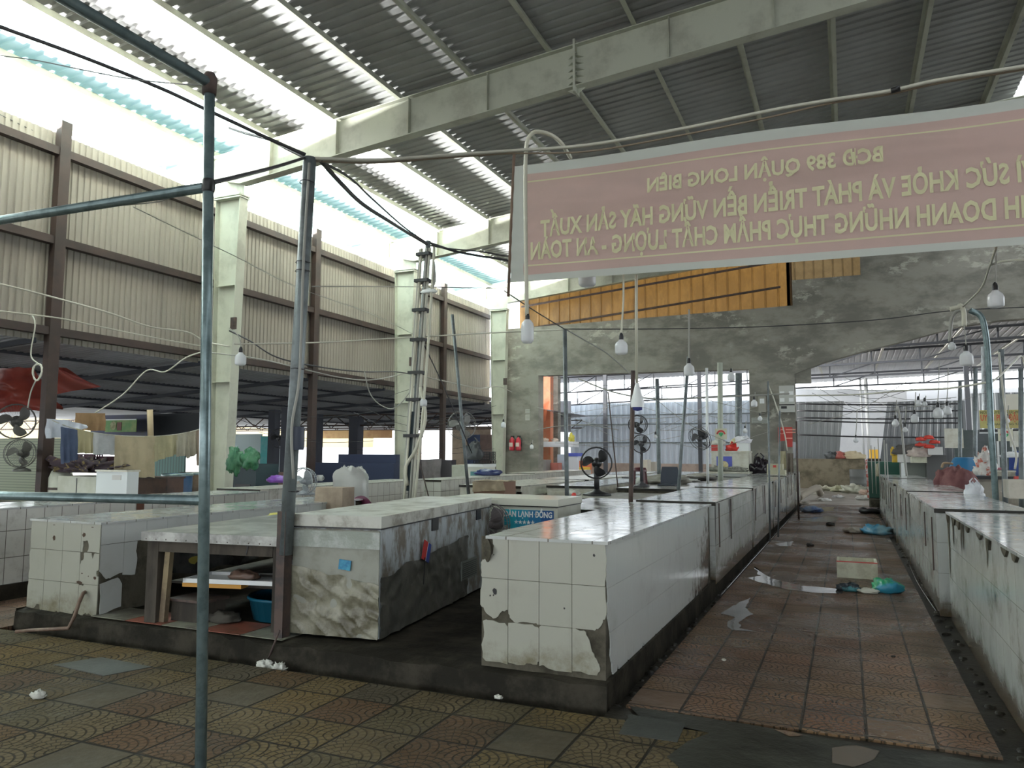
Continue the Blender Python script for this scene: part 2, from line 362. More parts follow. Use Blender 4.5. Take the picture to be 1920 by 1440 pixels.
# black silt and splash line on the drain bed
# ---------------------------------------------------------------- roof of the hall
def roof_z(x): return 8.12+.095*(x+12.4)
def corr(o, u, v, W, L, pitch, depth, kind='trap', mbx=None, seg=1):
    """corrugated sheet: ribs run along v, wave travels along u"""
    m_ = mbx or MB(); o, u, v = Vector(o), Vector(u).normalized(), Vector(v).normalized(); nrm = u.cross(v)
    if kind == 'trap': pr = [(0, 0), (.55, 0), (.66, 1), (.89, 1)]
    elif kind == 'rib': pr = [(0, 0), (.80, 0), (.86, 1), (.94, 1)]
    else: pr = [(k/6, .5-.5*math.cos(2*math.pi*k/6)) for k in range(6)]
    pts = []; n = int(W/pitch)
    for i in range(n):
        for a, h in pr: pts.append(((i+a)*pitch, h*depth))
    pts.append((n*pitch, 0))
    for (a, h), (c, k) in zip(pts, pts[1:]):
        for j in range(seg):
            l0, l1 = L*j/seg, L*(j+1)/seg
            m_.face([o+u*a+nrm*h+v*l0, o+u*c+nrm*k+v*l0, o+u*c+nrm*k+v*l1, o+u*a+nrm*h+v*l1], [(a, l0), (c, l0), (c, l1), (a, l1)], sm=(kind == 'sine'))
    return m_
su = Vector((1, 0, .095)).normalized()
def rs(x0, x1): return (x1-x0)*math.sqrt(1+.095**2)
EAVE = mat('cyan_bloom_eave_sheet', (.22, .30, .30), .35, tlu=(.22, (.22, .42, .42)))  # bloom over the outer bays put into a cyan translucent sheet
struct('ceiling', corr((-11.2, 27, roof_z(-11.2)), (0, -1, 0), su, 37, rs(-11.2, 3.73), .24, .026), SHEET, fix=False)
struct('ceiling', corr((-14.3, 27, roof_z(-14.3)), (0, -1, 0), su, 37, rs(-14.3, -11.1), .24, .026), EAVE, fix=False)
struct('ceiling', corr((4.7, 27, roof_z(3.6)), (0, -1, 0), (1, 0, -.095), 37, 13, .24, .026), SHEET, fix=False)
GRP = 'steel purlins under the corrugated roof'
for x in [-14.05+1.56*i for i in range(12)]:
    z = roof_z(x); mb = MB()
    mb.box(x-.012, x+.012, -8, 26.8, z-.15, z-.01); mb.box(x-.012, x+.07, -8, 26.8, z-.155, z-.14); mb.box(x-.07, x+.012, -8, 26.8, z-.015, z-.005)
    lab = 'pale grey steel roof purlin running lengthwise under the corrugated sheets'
    if x < -14: lab = 'outermost eave purlin, pale steel, above the gap over the corrugated wall'
    tag(mb.build('roof_purlin', STEELP), lab, 'purlin', None if x < -14 else GRP)
# rafters -------------------------------------------------------------
def make_rafter(y, splice, lab):
    t = thing('steel_rafter', lab, 'rafter', (-12, y, 7.1))
    T = Vector((-12, y, 7.1))
    def zt(x): return roof_z(x)-.18
    def zb(x):
        if x < -11.7: return zt(x)-.07-.62*max(0, (x+14.3))/2.6
        return zt(x)-.74-.0*(x+11.7)
    X = [-14.3, -13.6, -12.9, -12.2, -11.7, -8, -4.2, 0, 3.9]
    mb = MB()
    for x0, x1 in zip(X, X[1:]):
        for s in (-.006, .006):
            mb.face([(x0+12, s, zb(x0)-7.1), (x1+12, s, zb(x1)-7.1), (x1+12, s, zt(x1)-7.1), (x0+12, s, zt(x0)-7.1)])
    mb.build('web', STEELP, t)
    mb = MB(); mc = MB()
    for x0, x1 in zip(X, X[1:]):
        mb.beam((x0+12, 0, zt(x0)-7.1+.008), (x1+12, 0, zt(x1)-7.1+.008), .22, .016)
        mc.beam((x0+12, 0, zb(x0)-7.1-.008), (x1+12, 0, zb(x1)-7.1-.008), .22, .016)
    mb.build('top_flange', STEELP, t); mc.build('bottom_flange', STEELP, t)
    x = -12.6
    while x < 3.6:
        if not (splice and abs(x+4.2) < .3):
            mb = MB(); mb.box(x+12-.005, x+12+.005, -.10, -.006, zb(x)-7.1+.01, zt(x)-7.1-.01); mb.build('stiffener', STEELP, t)
        x += 1.68
    if splice:
        x = -4.18; mb = MB(); mb.box(x+12-.02, x+12+.02, -.13, .13, zb(x)-7.1-.12, zt(x)-7.1+.10)
        for k in range(5):
            z = zb(x)-7.1+.06+k*.12
            for s in (-1, 1): mb.face([(x+12+.02*s, 0, z), (x+12+.16*s, 0, z), (x+12+.02*s, -.12, z+.0)])
            mb.box(x+12-.04, x+12+.04, -.10, -.08, z+.05, z+.07)
        for s in (-1, 1): mb.face([(x+12+.02*s, 0, zb(x)-7.1-.02), (x+12+.18*s, 0, zb(x)-7.1-.02), (x+12+.02*s, 0, zb(x)-7.1-.13)])
        mb.build('splice_plate', STEELP, t, fix=False)
    return t
make_rafter(12.4, True, 'near steel rafter, grey-green, with a bolted splice plate')
make_rafter(19.6, True, 'steel rafter landing on the middle column, partly behind the banner')
make_rafter(26.5, False, 'farthest steel rafter, just in front of the amber sheets')
def make_column(y, lab):
    t = thing('steel_column', lab, 'column', (-12, y, 0))
    mb = MB(); mb.face([(-.19, 0, 0), (.19, 0, 0), (.33, 0, 6.95), (-.33, 0, 6.95)]); mb.build('web', STEELP, t)
    mb = MB(); mb.beam((-.19, 0, 0), (-.33, 0, 6.95), .24, .014, (1, 0, 0)); mb.build('flange', STEELP, t)
    mb = MB(); mb.beam((.19, 0, 0), (.33, 0, 6.95), .24, .014, (1, 0, 0)); mb.build('flange', STEELP, t)
    mb = MB(); mb.box(-.36, .36, -.15, .15, 6.95, 6.98); mb.box(-.36, .36, -.15, .15, 7.0, 7.03)
    for k in range(5):
        x = -.26+k*.13
        mb.face([(x-.055, -.005, 7.03), (x+.055, -.005, 7.03), (x, -.13, 7.03)]); mb.face([(x-.055, -.006, 6.95), (x+.055, -.006, 6.95), (x, -.008, 6.68)])
        mb.face([(x-.055, -.006, 7.03), (x+.055, -.006, 7.03), (x, -.008, 7.30)])
    mb.face([(-.33, 0, 7.03), (.33, 0, 7.03), (.36, 0, 7.5), (-.36, 0, 7.4)]); mb.build('cap_plate', STEELP, t, fix=False)
    for z in (5.05, 3.0):
        mb = MB(); mb.box(-.24, .24, -.115, -.0, z, z+.012); mb.build('stiffener', STEELP, t)
    mb = MB(); mb.box(.24, .38, -.16, -.12, 4.1, 4.35)
    mb.box(.27, .35, -.17, -.16, 4.16, 4.24); mb.build('junction_box', RUST, t)
    return t
make_column(12.4, 'nearest tapered steel column on the left wall')
make_column(19.6, 'middle tapered steel column on the left wall')
make_column(26.4, 'far tapered steel column beside the concrete pier')
# left wall -----------------------------------------------------------
struct('wall_left', corr((-12.74, -6, 3.45), (0, 1, 0), (0, 0, 1), 33.2, 3.75, .125, -.022, seg=2), CLAD, fix=False)
for y, l in ((1.4, None), (8.95, 'nearest'), (16.1, 'middle'), (23.1, 'farthest')):
    mb = MB(); mb.box(-12.68, -12.54, y-.10, y+.10, 0, 7.38); 
    tag(mb.build('wall_post', BROWN), ('%s brown square post holding the corrugated wall' % (l or 'unseen')).strip(), 'post')
for z, l in ((6.82, 'upper'), (5.22, 'middle'), (3.62, 'lower')):
    tag(MB().box(-12.70, -12.56, -6, 26.9, z-.07, z+.07).build('wall_girt', BROWN), '%s brown girt along the corrugated left wall' % l, 'girt')
# end wall ------------------------------------------------------------
xa = lambda x: x*27/24
arch = [(-1.5, 4.20), (-.6, 4.55), (.6, 4.86), (1.85, 5.14), (3.3, 5.50), (4.4, 5.62), (6.0, 5.66), (7.5, 5.6), (9.0, 5.45), (11, 5.0), (12.6, 4.5)]
mb = MB()
strips = [(-12.2, -10.72, 0, 0, 6.32, 6.34), (-10.72, -2.95, 4.47, 4.42, 6.34, 6.47), (-2.95, -1.5, 0, 0, 6.47, 6.50), (-1.5, -1.5, 0, 0, 0, 0)]
for x0, x1, b0, b1, t0, t1 in strips[:3]:
    mb.prism([(x0, b0), (x1, b1), (x1, t1), (x0, t0)], 1, 26.9, 27.3)
for (x0, b0), (x1, b1) in zip(arch, arch[1:]):
    t = 6.5 if x1 < -1 else 7.35 if x1 < 1 else 9.6
    if x0 < 1.0 < x1 and x0 > 0: pass
    mb.prism([(x0, b0), (x1, b1), (x1, max(t, 6.5)), (x0, max(t, 6.5))], 1, 26.9, 27.3)
mb.prism([(12.6, 0), (14, 0), (14, 9), (12.6, 9)], 1, 26.9, 27.3)
mb.box(-10.9, -10.55, 26.78, 27.3, 0, 4.47); mb.box(-1.5, -1.0, 26.95, 27.28, 3.9, 4.5)
struct('wall_back', mb, PLASTER)
AMB = mat('amber_translucent_sheet', (.24, .15, .06), .4, col2=(.08, .05, .025), scale=1.8, amt=(.35, .62), tlu=(.2, (.34, .17, .04)), aniso=(1, 1, .4))
struct('wall_back', corr((-11.6, 27.42, 6.1), (1, 0, 0), (0, 0, 1), 10.1, 3.4, .42, .05, 'rib'), AMB, fix=False)
struct('wall_back', corr((-1.7, 27.42, 6.4), (1, 0, 0), (0, 0, 1), 2.9, 3.2, .30, .05, 'rib'), mat('amber_brown_sheet', (.18, .14, .075), .5, col2=(.10, .08, .045), scale=2, tlu=(.15, (.3, .19, .08))), fix=False)
for z in (7.1, 8.0): tag(MB().beam((-11.5, 27.36, z-.75), (-1.9, 27.36, z+.15), .05, .07).build('sheet_rail', RUST), '%s dark rail across the amber sheets' % ('lower' if z < 7.5 else 'upper'), 'rail')
# ---------------------------------------------------------------- lean-to outside the left wall
LTS = mat('dark_blue_steel', (.03, .035, .05), .6)
LT = mat('lean_to_sheet', (.42, .44, .50), .6, col2=(.32, .33, .37), scale=.6)
struct('ceiling', corr((-12.76, 40, 3.58), (0, -1, 0), (-1, 0, -.062), 44, 9.5, .16, .03, 'trap'), LT, fix=False)
struct('ceiling', MB().box(-34, -22.3, -6, 46, 3.05, 3.08), LT)
for x in (-14.6, -16.5, -18.4, -20.3, -22.2):
    z = 3.58-(-12.76-x)*.062; tag(MB().box(x-.03, x+.03, -4, 40, z-.075, z-.012).build('lean_to_purlin', LTS), 'dark purlin under the low lean-to roof on the left', 'purlin', 'purlins of the lean-to roof')
for y in (3.5, 8.7, 12.4, 16.1, 19.6, 23.2, 26.6, 31, 36):
    mb = MB(); mb.beam((-12.7, y, 3.44), (-22.2, y, 2.88), .06, .09)
    tag(mb.build('lean_to_rafter', LTS), 'dark sloping rafter under the low lean-to roof', 'rafter', 'rafters of the lean-to roof')
# ---------------------------------------------------------------- shed behind the end wall
SH = mat('back_shed_sheet', (.62, .62, .64), .5, col2=(.50, .50, .53), scale=.5)
struct('ceiling', corr((-2.5, 27.4, 5.95), (1, .0, .03), (0, 1, -.030), 22, 17.5, .25, .015), SH, fix=False)
struct('ceiling', corr((-20, 27.4, 5.55), (1, .0, .02), (0, 1, -.02), 17.3, 12.5, .25, .015), SH, fix=False)

struct('wall_front_light_block', MB().box(-30, 16, -8.4, -8.1, 2.6, 7.0), PLASTER)  # unseen wall band added behind the camera to hold back rear light
struct('wall_right_light_block', MB().box(15.6, 15.9, -8.1, 12, -.1, 9), PLASTER)  # unseen wall added at the right to hold back light
# ---------------------------------------------------------------- tiled counters
def rough_outline(w, h, st=.06, amp=.004):
    """rectangle outline with slightly uneven edges"""
    P = []
    for (a, b_) in (((0, 0), (w, 0)), ((w, 0), (w, h)), ((w, h), (0, h)), ((0, h), (0, 0))):
        L = math.hypot(b_[0]-a[0], b_[1]-a[1]); n = max(1, int(L/st))
        for i in range(n): t = i/n; P.append((a[0]+(b_[0]-a[0])*t, a[1]+(b_[1]-a[1])*t))
    return P
def tile_face(mb, o, u, v, nrm, us, vs, over, gap=.0018, th=.009, mi=0):
    o, u, v, nrm = Vector(o), Vector(u), Vector(v), Vector(nrm)
    for i, (u0, u1) in enumerate(zip(us, us[1:])):
        for j, (v0, v1) in enumerate(zip(vs, vs[1:])):
            sh = over.get((i, j), [(0, 0), (1, 0), (1, 1), (0, 1)])
            if not sh: continue
            pts = []
            for k, (a, b_) in enumerate(sh):
                q = sh[(k+1) % len(sh)]
                pts.append((a, b_))
                straight = (abs(a-q[0]) < .02 and (a < .03 or a > .97)) or (abs(b_-q[1]) < .02 and (b_ < .03 or b_ > .97))
                if not straight:
                    for t in (.33, .66):
                        pts.append((a+(q[0]-a)*t+R.uniform(-.025, .025), b_+(q[1]-b_)*t+R.uniform(-.025, .025)))
            P3 = [o+u*(u0+gap+(u1-u0-2*gap)*a)+v*(v0+gap+(v1-v0-2*gap)*b_) for a, b_ in pts]
            uvs = [(u0+(u1-u0)*a, v0+(v1-v0)*b_) for a, b_ in pts]
            mb.face([p+nrm*th for p in P3], uvs, mi=mi)
            for k in range(len(P3)):
                l = (k+1) % len(P3); mb.face([P3[k], P3[l], P3[l]+nrm*th, P3[k]+nrm*th], mi=mi)
# near counter by the aisle (front face broken, tiles set on rough concrete)
A0, A1 = -2.29, -1.41
t = thing('tiled_counter', 'nearest white tiled counter left of the aisle, with broken tiles and a missing corner', 'counter', (A0, 4.75, .145))
def loc(mb, t):
    mb.v = [tuple(Vector(p)-t.location) for p in mb.v]; return mb
loc(MB().box(A0+.01, A1-.01, 4.76, 8.78, .1, .975), t).build('core', CONC, t)
mb = MB(); C = A0
over = {(0, 2): [(.05, 0), (1, 0), (1, 1), (.42, 1), (.48, .8), (.44, .6), (.12, .44), (0, .36), (.02, .2)],
 (0, 1): [(.4, .08), (.55, .05), (.8, .24), (1, .28), (1, 1), (.05, 1), (.0, .7), (0, .35), (.15, .22)],
 (0, 0): [(.25, .02), (1, 0), (1, .9), (.9, .97), (.25, 1), (.1, .97), (.15, .7), (.05, .4), (.1, .1)],
 (1, 1): [(.2, 0), (.5, .03), (.85, .02), (1, 0), (1, 1), (0, 1), (0, .25), (.05, .1)],
 (1, 0): [(0, .05), (.5, .03), (.6, .08), (.95, .08), (1, .15), (1, .93), (.8, 1), (0, .98)],
 (2, 0): [(0, .05), (.15, .08), (.3, .02), (1, 0), (1, 1), (.1, 1), (0, .95)],
 (3, 2): [(0, 0), (.95, 0), (.97, .15), (1, .5), (.98, .8), (1, 1), (0, 1)],
 (3, 1): [(0, 0), (.6, 0), (.75, .03), (.9, .2), (.97, .3), (1, .6), (.97, 1), (0, 1)],
 (3, 0): [(0, .03), (.72, 0), (.8, .1), (.78, .25), (.65, .4), (.55, .6), (.45, .85), (.35, .98), (0, 1)]}
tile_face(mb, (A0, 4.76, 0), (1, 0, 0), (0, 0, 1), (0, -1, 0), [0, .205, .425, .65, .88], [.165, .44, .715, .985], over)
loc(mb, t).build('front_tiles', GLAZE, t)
mb = MB(); vs = [.13, .42, .70, .985]; us = [.012+i*.205 for i in range(20)]
ov = {(0, 0): [(.7, 0), (1, 0), (1, 1), (.35, 1), (.42, .75), (.36, .5), (.55, .3), (.6, .1)], (0, 1): [(.36, 0), (1, 0), (1, 1), (.12, 1), (.15, .7), (.0, .5), (.2, .25)],
      (0, 2): [(.1, 0), (1, 0), (1, 1), (0, 1), (.04, .6), (0, .3)], (19-1, 0): [(0, 0), (.6, 0), (.5, .2), (.8, .5), (.7, .8), (.9, 1), (0, 1)], (18, 2): [(0, 0), (.9, 0), (.8, .4), (1, .7), (.9, 1), (0, 1)]}
for i in range(1, 18):
    if R.random() < .35: a = R.uniform(.2, .7); ov[(i, 0)] = [(0, 0), (a-.15, 0), (a, R.uniform(.08, .22)), (a+.15, 0), (1, 0), (1, 1), (0, 1)]
tile_face(mb, (A1-.01, 4.75, 0), (0, 1, 0), (0, 0, 1), (1, 0, 0), us, vs, ov, gap=.0008)
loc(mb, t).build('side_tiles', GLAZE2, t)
mb = MB().box(A0+.04, A1+.012, 4.745, 8.80, .975, .995); mb.box(A0, A0+.05, 5.1, 8.80, .975, .994)
loc(mb, t).build('countertop', TOP, t)
for (u, v, r) in ((.11, .63, .018), (.075, .60, .006), (.1, .605, .005), (.8, .905, .008), (.60, .56, .006), (.10, .87, .004)):
    mb = MB(); n = 9; P = [(A0+u+math.cos(k*6.28/n)*r*R.uniform(.7, 1.2), 4.7492, v+math.sin(k*6.28/n)*r*1.3*R.uniform(.7, 1.2)) for k in range(n)]
    mb.face(P); loc(mb, t).build('drilled_hole', BLK, t, fix=False)
mb = MB()   # plaster bulge left where the corner tile came off
mb.grid(lambda a, b_: (A0+.0+.10*math.sin(a*3.1)*(.4+.6*math.sin(b_*3.14)), 4.775-.05*math.sin(b_*3.14)*math.sin(a*3.14)-.01, .80+.19*b_), 6, 6)
loc(mb, t).build('bare_mortar', CONC, t)
def counter(name, lab, x0, x1, y0, y1, z0, z1, side, top, gap=False, group=None, cat='counter', overhang=.012, open_side=None):
    t = thing(name, lab, cat, (x0, y0, z0), 0, group)
    mb = MB()
    if open_side is None: mb.box(0, x1-x0, 0, y1-y0, 0, z1-z0-.02)
    else:   # hollow with openings towards +x or front
        th = .07; W, L, H = x1-x0, y1-y0, z1-z0-.02
        mb.box(0, th, 0, L, 0, H); mb.box(W-th, W, 0, L, H-.16, H); mb.box(th, W-th, 0, L, H-.08, H); mb.box(th, W, 0, th, 0, H-.08); mb.box(th, W, L-th, L, 0, H-.08)
        k = max(1, int(L/open_side))
        for i in range(1, k): mb.box(W-.3, W-.002, L*i/k-.05, L*i/k+.05, 0, H-.16)
    mb.build('body', side, t)
    MB().box(-overhang, x1-x0+overhang, -overhang, y1-y0+overhang, z1-z0-.02, z1-z0).build('countertop', top, t)
    MB().box(-overhang-.002, x1-x0+overhang+.002, -overhang-.006, -overhang, z1-z0-.045, z1-z0-.002).build('dark_edge', CONCD, t)  # dark strip along the front edge sets off the seam
    return t
segs = [(8.94, 12.55, 1.012), (12.70, 16.1, 1.025), (16.25, 19.6, 1.02), (19.75, 22.9, 1.035), (23.05, 25.6, 1.03)]
nm = ['second', 'third', 'fourth', 'fifth', 'sixth']
for k, (y0, y1, z1) in enumerate(segs):
    t = counter('tiled_counter', '%s white tiled counter from the camera along the left edge of the aisle' % nm[k], -2.27+k*.01, -1.385+.008*k, y0, y1, .1, z1, WA, TOP)
    for q in range(2+k % 2):     # grimy vertical cracks and broken edges facing the aisle
        mb = MB()
        y = R.choice([.02, R.uniform(.3, y1-y0-.3)]); h = R.uniform(.2, .7); zt_ = z1-.13
        mb.face([(.89, y-.03, zt_), (.8905, y+.06, zt_), (.8905, y+.03, zt_-h*.5), (.8905, y+.015, zt_-h), (.8905, y, zt_-h*.7), (.8905, y-.02, zt_-h*.3)])
        mb.v = [(.8865, p[1], p[2]) for p in mb.v]; mb.build('grimy_crack', CONCD, t, fix=False)
    for q in range(2):
        y = .25+q*R.uniform(.9, 1.6); MB().beam((.897, y, zt_), (.897, y, zt_-.5), .012, .02).build('hanging_rod', RUST, t)
# right row
segs = [(4.6, 8.66, 1.0, .86), (8.84, 12.6, 1.02, .76), (12.75, 15.6, 1.03, .73), (15.75, 19.0, 1.03, .72), (19.15, 22.5, 1.04, .71)]
nm = ['nearest', 'second', 'third', 'fourth', 'farthest']
RC = []
for k, (y0, y1, z1, x0) in enumerate(segs):
    x0 = (.88, .80, .80, .78, .76)[k]
    t = counter('tiled_counter', '%s white tiled counter along the right edge of the aisle' % nm[k], x0, 1.62, y0, y1, -.04, z1, WA, TOP)
    RC.append(t)
    for q in range(2+(k == 0)*3):
        mb = MB()
        y = R.uniform(.2, y1-y0-.2) if q else y1-y0-.12; h = R.uniform(.12, .4) if q else .8; zt_ = z1+.04-.02; wd = R.uniform(.05, .14)
        P = [(-.003, y-wd, zt_), (-.003, y+wd, zt_)]+[(-.003, y+wd*(1-j/4)*R.uniform(.4, 1), zt_-h*(j+1)/5) for j in range(4)]+[(-.003, y-wd*(j/4)*R.uniform(.4, 1), zt_-h*(4-j)/5) for j in range(4)][1:]
        mb.face(P); mb.build('bare_render_patch', CONC, t, fix=False)
    if k == 0:
        y = 0   # chipped rim of the nearest top
        while y < 3.9:
            mb = MB(); d = R.uniform(.08, .3); mb.prism([(y, 1.02), (y+d, 1.02), (y+d*.8, 1.02-R.uniform(.02, .05)), (y+d*.4, 1.02-R.uniform(.03, .08)), (y+d*.1, 1.01)], 0, -.016, .01); y += d+R.uniform(.05, .5)
            mb.build('chipped_rim', CONC, t)
    else:
        for q in range(2):
            y = .3+q*R.uniform(.8, 1.5); MB().beam((-.012, y, .95), (-.012, y, .95-R.uniform(.35, .6)), .012, .02).build('hanging_rod', RUST, t)
# broken grout runs and silt in the side channels
mb = MB()
for s, x in ((0, .80), (1, -1.36)):
    for k in range(90):
        y = 4.9+k*.19+R.uniform(-.08, .08); r = R.uniform(.01, .035); xx = x+R.uniform(-.04, .04)
        mb.lathe((xx, y, -.045), [(r*1.3, 0), (r, r*.5), (.001, r*.7)], 5)
tag(mb.build('silt', CONCD), 'dark wet silt and scraps lying in the channels beside the aisle', 'silt', kind='stuff')
# second block: left front counter with drain hose, hole and open side
B0, B1 = -6.83, -5.93
t = thing('tiled_counter', 'front left white tiled counter with a brown hose and cracked tiles', 'counter', (B0, 4.75, .145))
mb = MB().box(B0+.01, B1-.01, 4.76, 5.32, .1, .90); mb.box(B0+.01, B0+.1, 5.32, 8.7, .1, .90); mb.box(B1-.08, B1-.01, 5.32, 8.7, .70, .90); mb.box(B0+.1, B1-.08, 5.32, 8.7, .84, .90); mb.box(B0+.1, B1-.01, 8.0, 8.7, .1, .84)
loc(mb, t).build('core', CONC, t)
over = {(0, 0): [(.0, .08), (.5, .08), (.62, .2), (.8, .22), (.85, .05), (1, .04), (1, 1), (.04, 1), (.0, .6)], (1, 0): [(0, .04), (.7, 0), (.8, .06), (1, .04), (1, 1), (0, 1)],
  (2, 0): [(0, .06), (.7, .0), (.8, .15), (1, .12), (1, 1), (0, 1)], (3, 0): [(0, .1), (.2, .0), (.35, .08), (.6, .12), (.75, .02), (1, .1), (1, 1), (.25, 1), (.18, .94), (0, .97)],
  (3, 1): [(0, 0), (1, 0), (1, .25), (.92, .3), (.9, .45), (1, .5), (1, 1), (.75, 1), (.65, .82), (.6, 1), (.2, 1), (.18, .8), (.05, .72), (0, .6)],
  (3, 2): [(0, 0), (.1, 0), (.1, .38), (.35, .4), (.42, .2), (.35, .02), (1, 0), (1, 1), (0, 1)], (0, 1): [(.05, 0), (1, 0), (1, 1), (.04, 1), (0, .8), (.06, .4), (.03, .2)], (0, 2): [(.05, 0), (1, 0), (1, 1), (.06, 1), (.03, .5)]}
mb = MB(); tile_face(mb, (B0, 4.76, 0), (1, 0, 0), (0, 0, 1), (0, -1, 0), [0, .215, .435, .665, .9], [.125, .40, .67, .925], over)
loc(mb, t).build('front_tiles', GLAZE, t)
mb = MB(); us = [.012+.235*i for i in range(17)]
ov = {(1, 1): [(0, .1), (.1, .0), (.25, .3), (.12, .6), (.2, 1), (0, 1)], (0, 0): [(.1, 0), (1, .15), (1, .8), (.8, 1), (.05, .9), (.1, .4)], (1, 0): [(0, .05), (.35, .1), (.3, .5), (.45, .85), (.1, 1), (0, .8)], (0, 1): [(0, .25), (.3, 0), (.55, .04), (1, .12), (1, 1), (0, 1)]}
for i in range(2, 16): ov[(i, 0)] = None; ov[(i, 1)] = None
ov[(1, 0)] = None; ov[(1, 1)] = [(0, .05), (.55, 0), (.62, .4), (.55, .7), (.6, 1), (0, 1)]
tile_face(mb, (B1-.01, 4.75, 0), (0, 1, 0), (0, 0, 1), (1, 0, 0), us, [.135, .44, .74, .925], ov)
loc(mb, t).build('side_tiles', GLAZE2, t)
loc(MB().box(B0-.005, B1+.012, 4.742, 8.72, .915, .935), t).build('countertop', TOP, t)
HB = mat('hole_brown', (.07, .045, .03), .9)
for (u, v, rx, rz) in ((.32, .775, .02, .026), (.70, .82, .024, .022), (.31, .89, .02, .003), (.80, .89, .02, .003), (.70, .49, .012, .006), (.78, .47, .006, .006), (.86, .46, .02, .014), (.67, .41, .04, .014)):
    mb = MB(); n = 10; mb.face([(B0+u+math.cos(k*6.28/n)*rx*R.uniform(.7, 1.1), 4.7492, v+math.sin(k*6.28/n)*rz*R.uniform(.7, 1.1)) for k in range(n)]); loc(mb, t).build('drilled_hole', HB, t, fix=False)
pts = [PY(160, 1110, 4.76), PY(156, 1112, 4.70), PY(148, 1130, 4.66), PY(140, 1155, 4.62), PY(128, 1178, 4.57)]+[Vector((-6.42, 4.50, .03)), Vector((-6.5, 4.44, .022))]
tag(MB().tube(pts, [.016]*5+[.014]*2, 10).build('drain_hose', mat('brown_hose', (.13, .08, .055), .5, col2=(.2, .14, .1), scale=6)), 'brown drain hose hanging from a hole in the front left counter', 'hose')
# yellow / black sheet inside the opening
mb = MB().grid(lambda a, b_: (B1+.01+.03*math.sin(a*9+b_*3)+.03*b_, 5.35+a*1.35, .80-b_*.42+.02*math.sin(a*14)), 26, 10)
tag(mb.build('plastic_sheet', mat('black_yellow_plastic', (.018, .018, .02), .25, col2=(.05, .05, .05), scale=3, bmp=.5, bscale=5)), 'crumpled black plastic sheet hung in the side opening of the front left counter', 'sheet')
for (y, z, s) in ((5.75, .50, .07), (6.35, .74, .09)):
    n = 9; mb = MB(); mb.face([(B1+.062, y+math.cos(k*.7)*s*R.uniform(.6, 1.1), z+math.sin(k*.7)*s*.7*R.uniform(.6, 1.1)) for k in range(n)]); 
    tag(mb.build('yellow_scrap', mat('yellow_scrap', (.32, .27, .05), .6), fix=False), '%s yellow plastic scrap stuck on the black sheet under the front left counter' % ('lower' if z < .6 else 'upper'), 'scrap')
# rows further left -------------------------------------------------
counter('tiled_counter', 'long white tiled counter across the reddish side passage, at the left edge', -9.0, -8.1, 2.5, 9.3, -.01, .95, W1, TOP)
counter('tiled_counter', 'white tiled counter behind the long one, reaching the first steel column', -9.2, -8.35, 9.45, 14.5, -.01, .97, W1, TOPW)
mb = MB().box(-8.094, -8.06, 2.5, 9.3, .0, .16); struct('baseboard_left', mb, CONCD)
for y, c in ((6.97, (.12, .05, .03)), (7.9, (.25, .24, .2))):
    tag(MB().box(-8.094, -8.088, y, y+.11, .76, .93).build('broken_tile_patch', mat('patch%s' % y, c, .8)), '%s small upright patch of missing tile on the long left counter' % ('brown' if y < 7 else 'grey'), 'patch')
# block behind: three lines of counters between x=-6.8 and -2.3 ------------
counter('tiled_counter', 'white tiled counter behind the wrapped chair, left of the cable pole', -8.9, -8.1, 14.8, 20.5, -.01, .96, W1, TOPW)
counter('tiled_counter', 'far white tiled counter in front of the concrete pier', -9.2, -8.31, 20.8, 26.2, -.01, .97, W1, TOPW)
counter('stall_counter', 'pale counter with dark openings behind the small white freezer', -6.5, -5.3, 12.6, 16.2, .1, .97, CREAM, TOPW, open_side=1.2)
counter('stall_counter', 'pale counter with dark openings farther up the middle row', -6.5, -5.3, 16.5, 20.6, .1, .97, CREAM, TOPW, open_side=1.3)
counter('stall_counter', 'white topped counter under the leaning rod, middle of the hall', -6.7, -5.5, 20.9, 25.4, .1, .97, W1, TOP)
counter('stall_counter', 'concrete slab counter with a torn silvery sheet, left of the aisle counters', -3.55, -2.62, 8.9, 11.2, .145, .88, CONC, mat('silver_sheet', (.55, .56, .56), .22, metal=.3, col2=(.16, .15, .14), scale=3, amt=(.5, .56), bmp=.3, bscale=8))
counter('stall_counter', 'plain cement slab counter carrying the big black fan', -3.75, -2.66, 11.4, 13.4, .145, .86, CONC, mat('cement_top', (.26, .25, .21), .45, col2=(.10, .10, .09), scale=3))
counter('stall_counter', 'shiny dark slab counter just beyond the big black fan', -3.85, -2.66, 13.7, 16.8, .145, .93, CONC, mat('shiny_slab', (.42, .40, .37), .18, col2=(.16, .15, .13), scale=2, bmp=.3, bscale=6))
counter('stall_counter', 'cluttered grey counter beside the centre pillar freezer', -4.0, -2.66, 17.2, 20.6, .145, .92, CONC, mat('wet_slab', (.45, .44, .42), .15, col2=(.08, .08, .07), scale=4, amt=(.45, .55), bmp=.3, bscale=6))
counter('stall_counter', 'white topped counter left of the big black fan', -5.1, -4.2, 13.4, 18.0, .145, .96, CREAM, TOP, open_side=1.5)
counter('stall_counter', 'pale low counter in front of the bright back opening', -5.1, -4.2, 18.6, 25.5, .145, .97, W1, TOP)
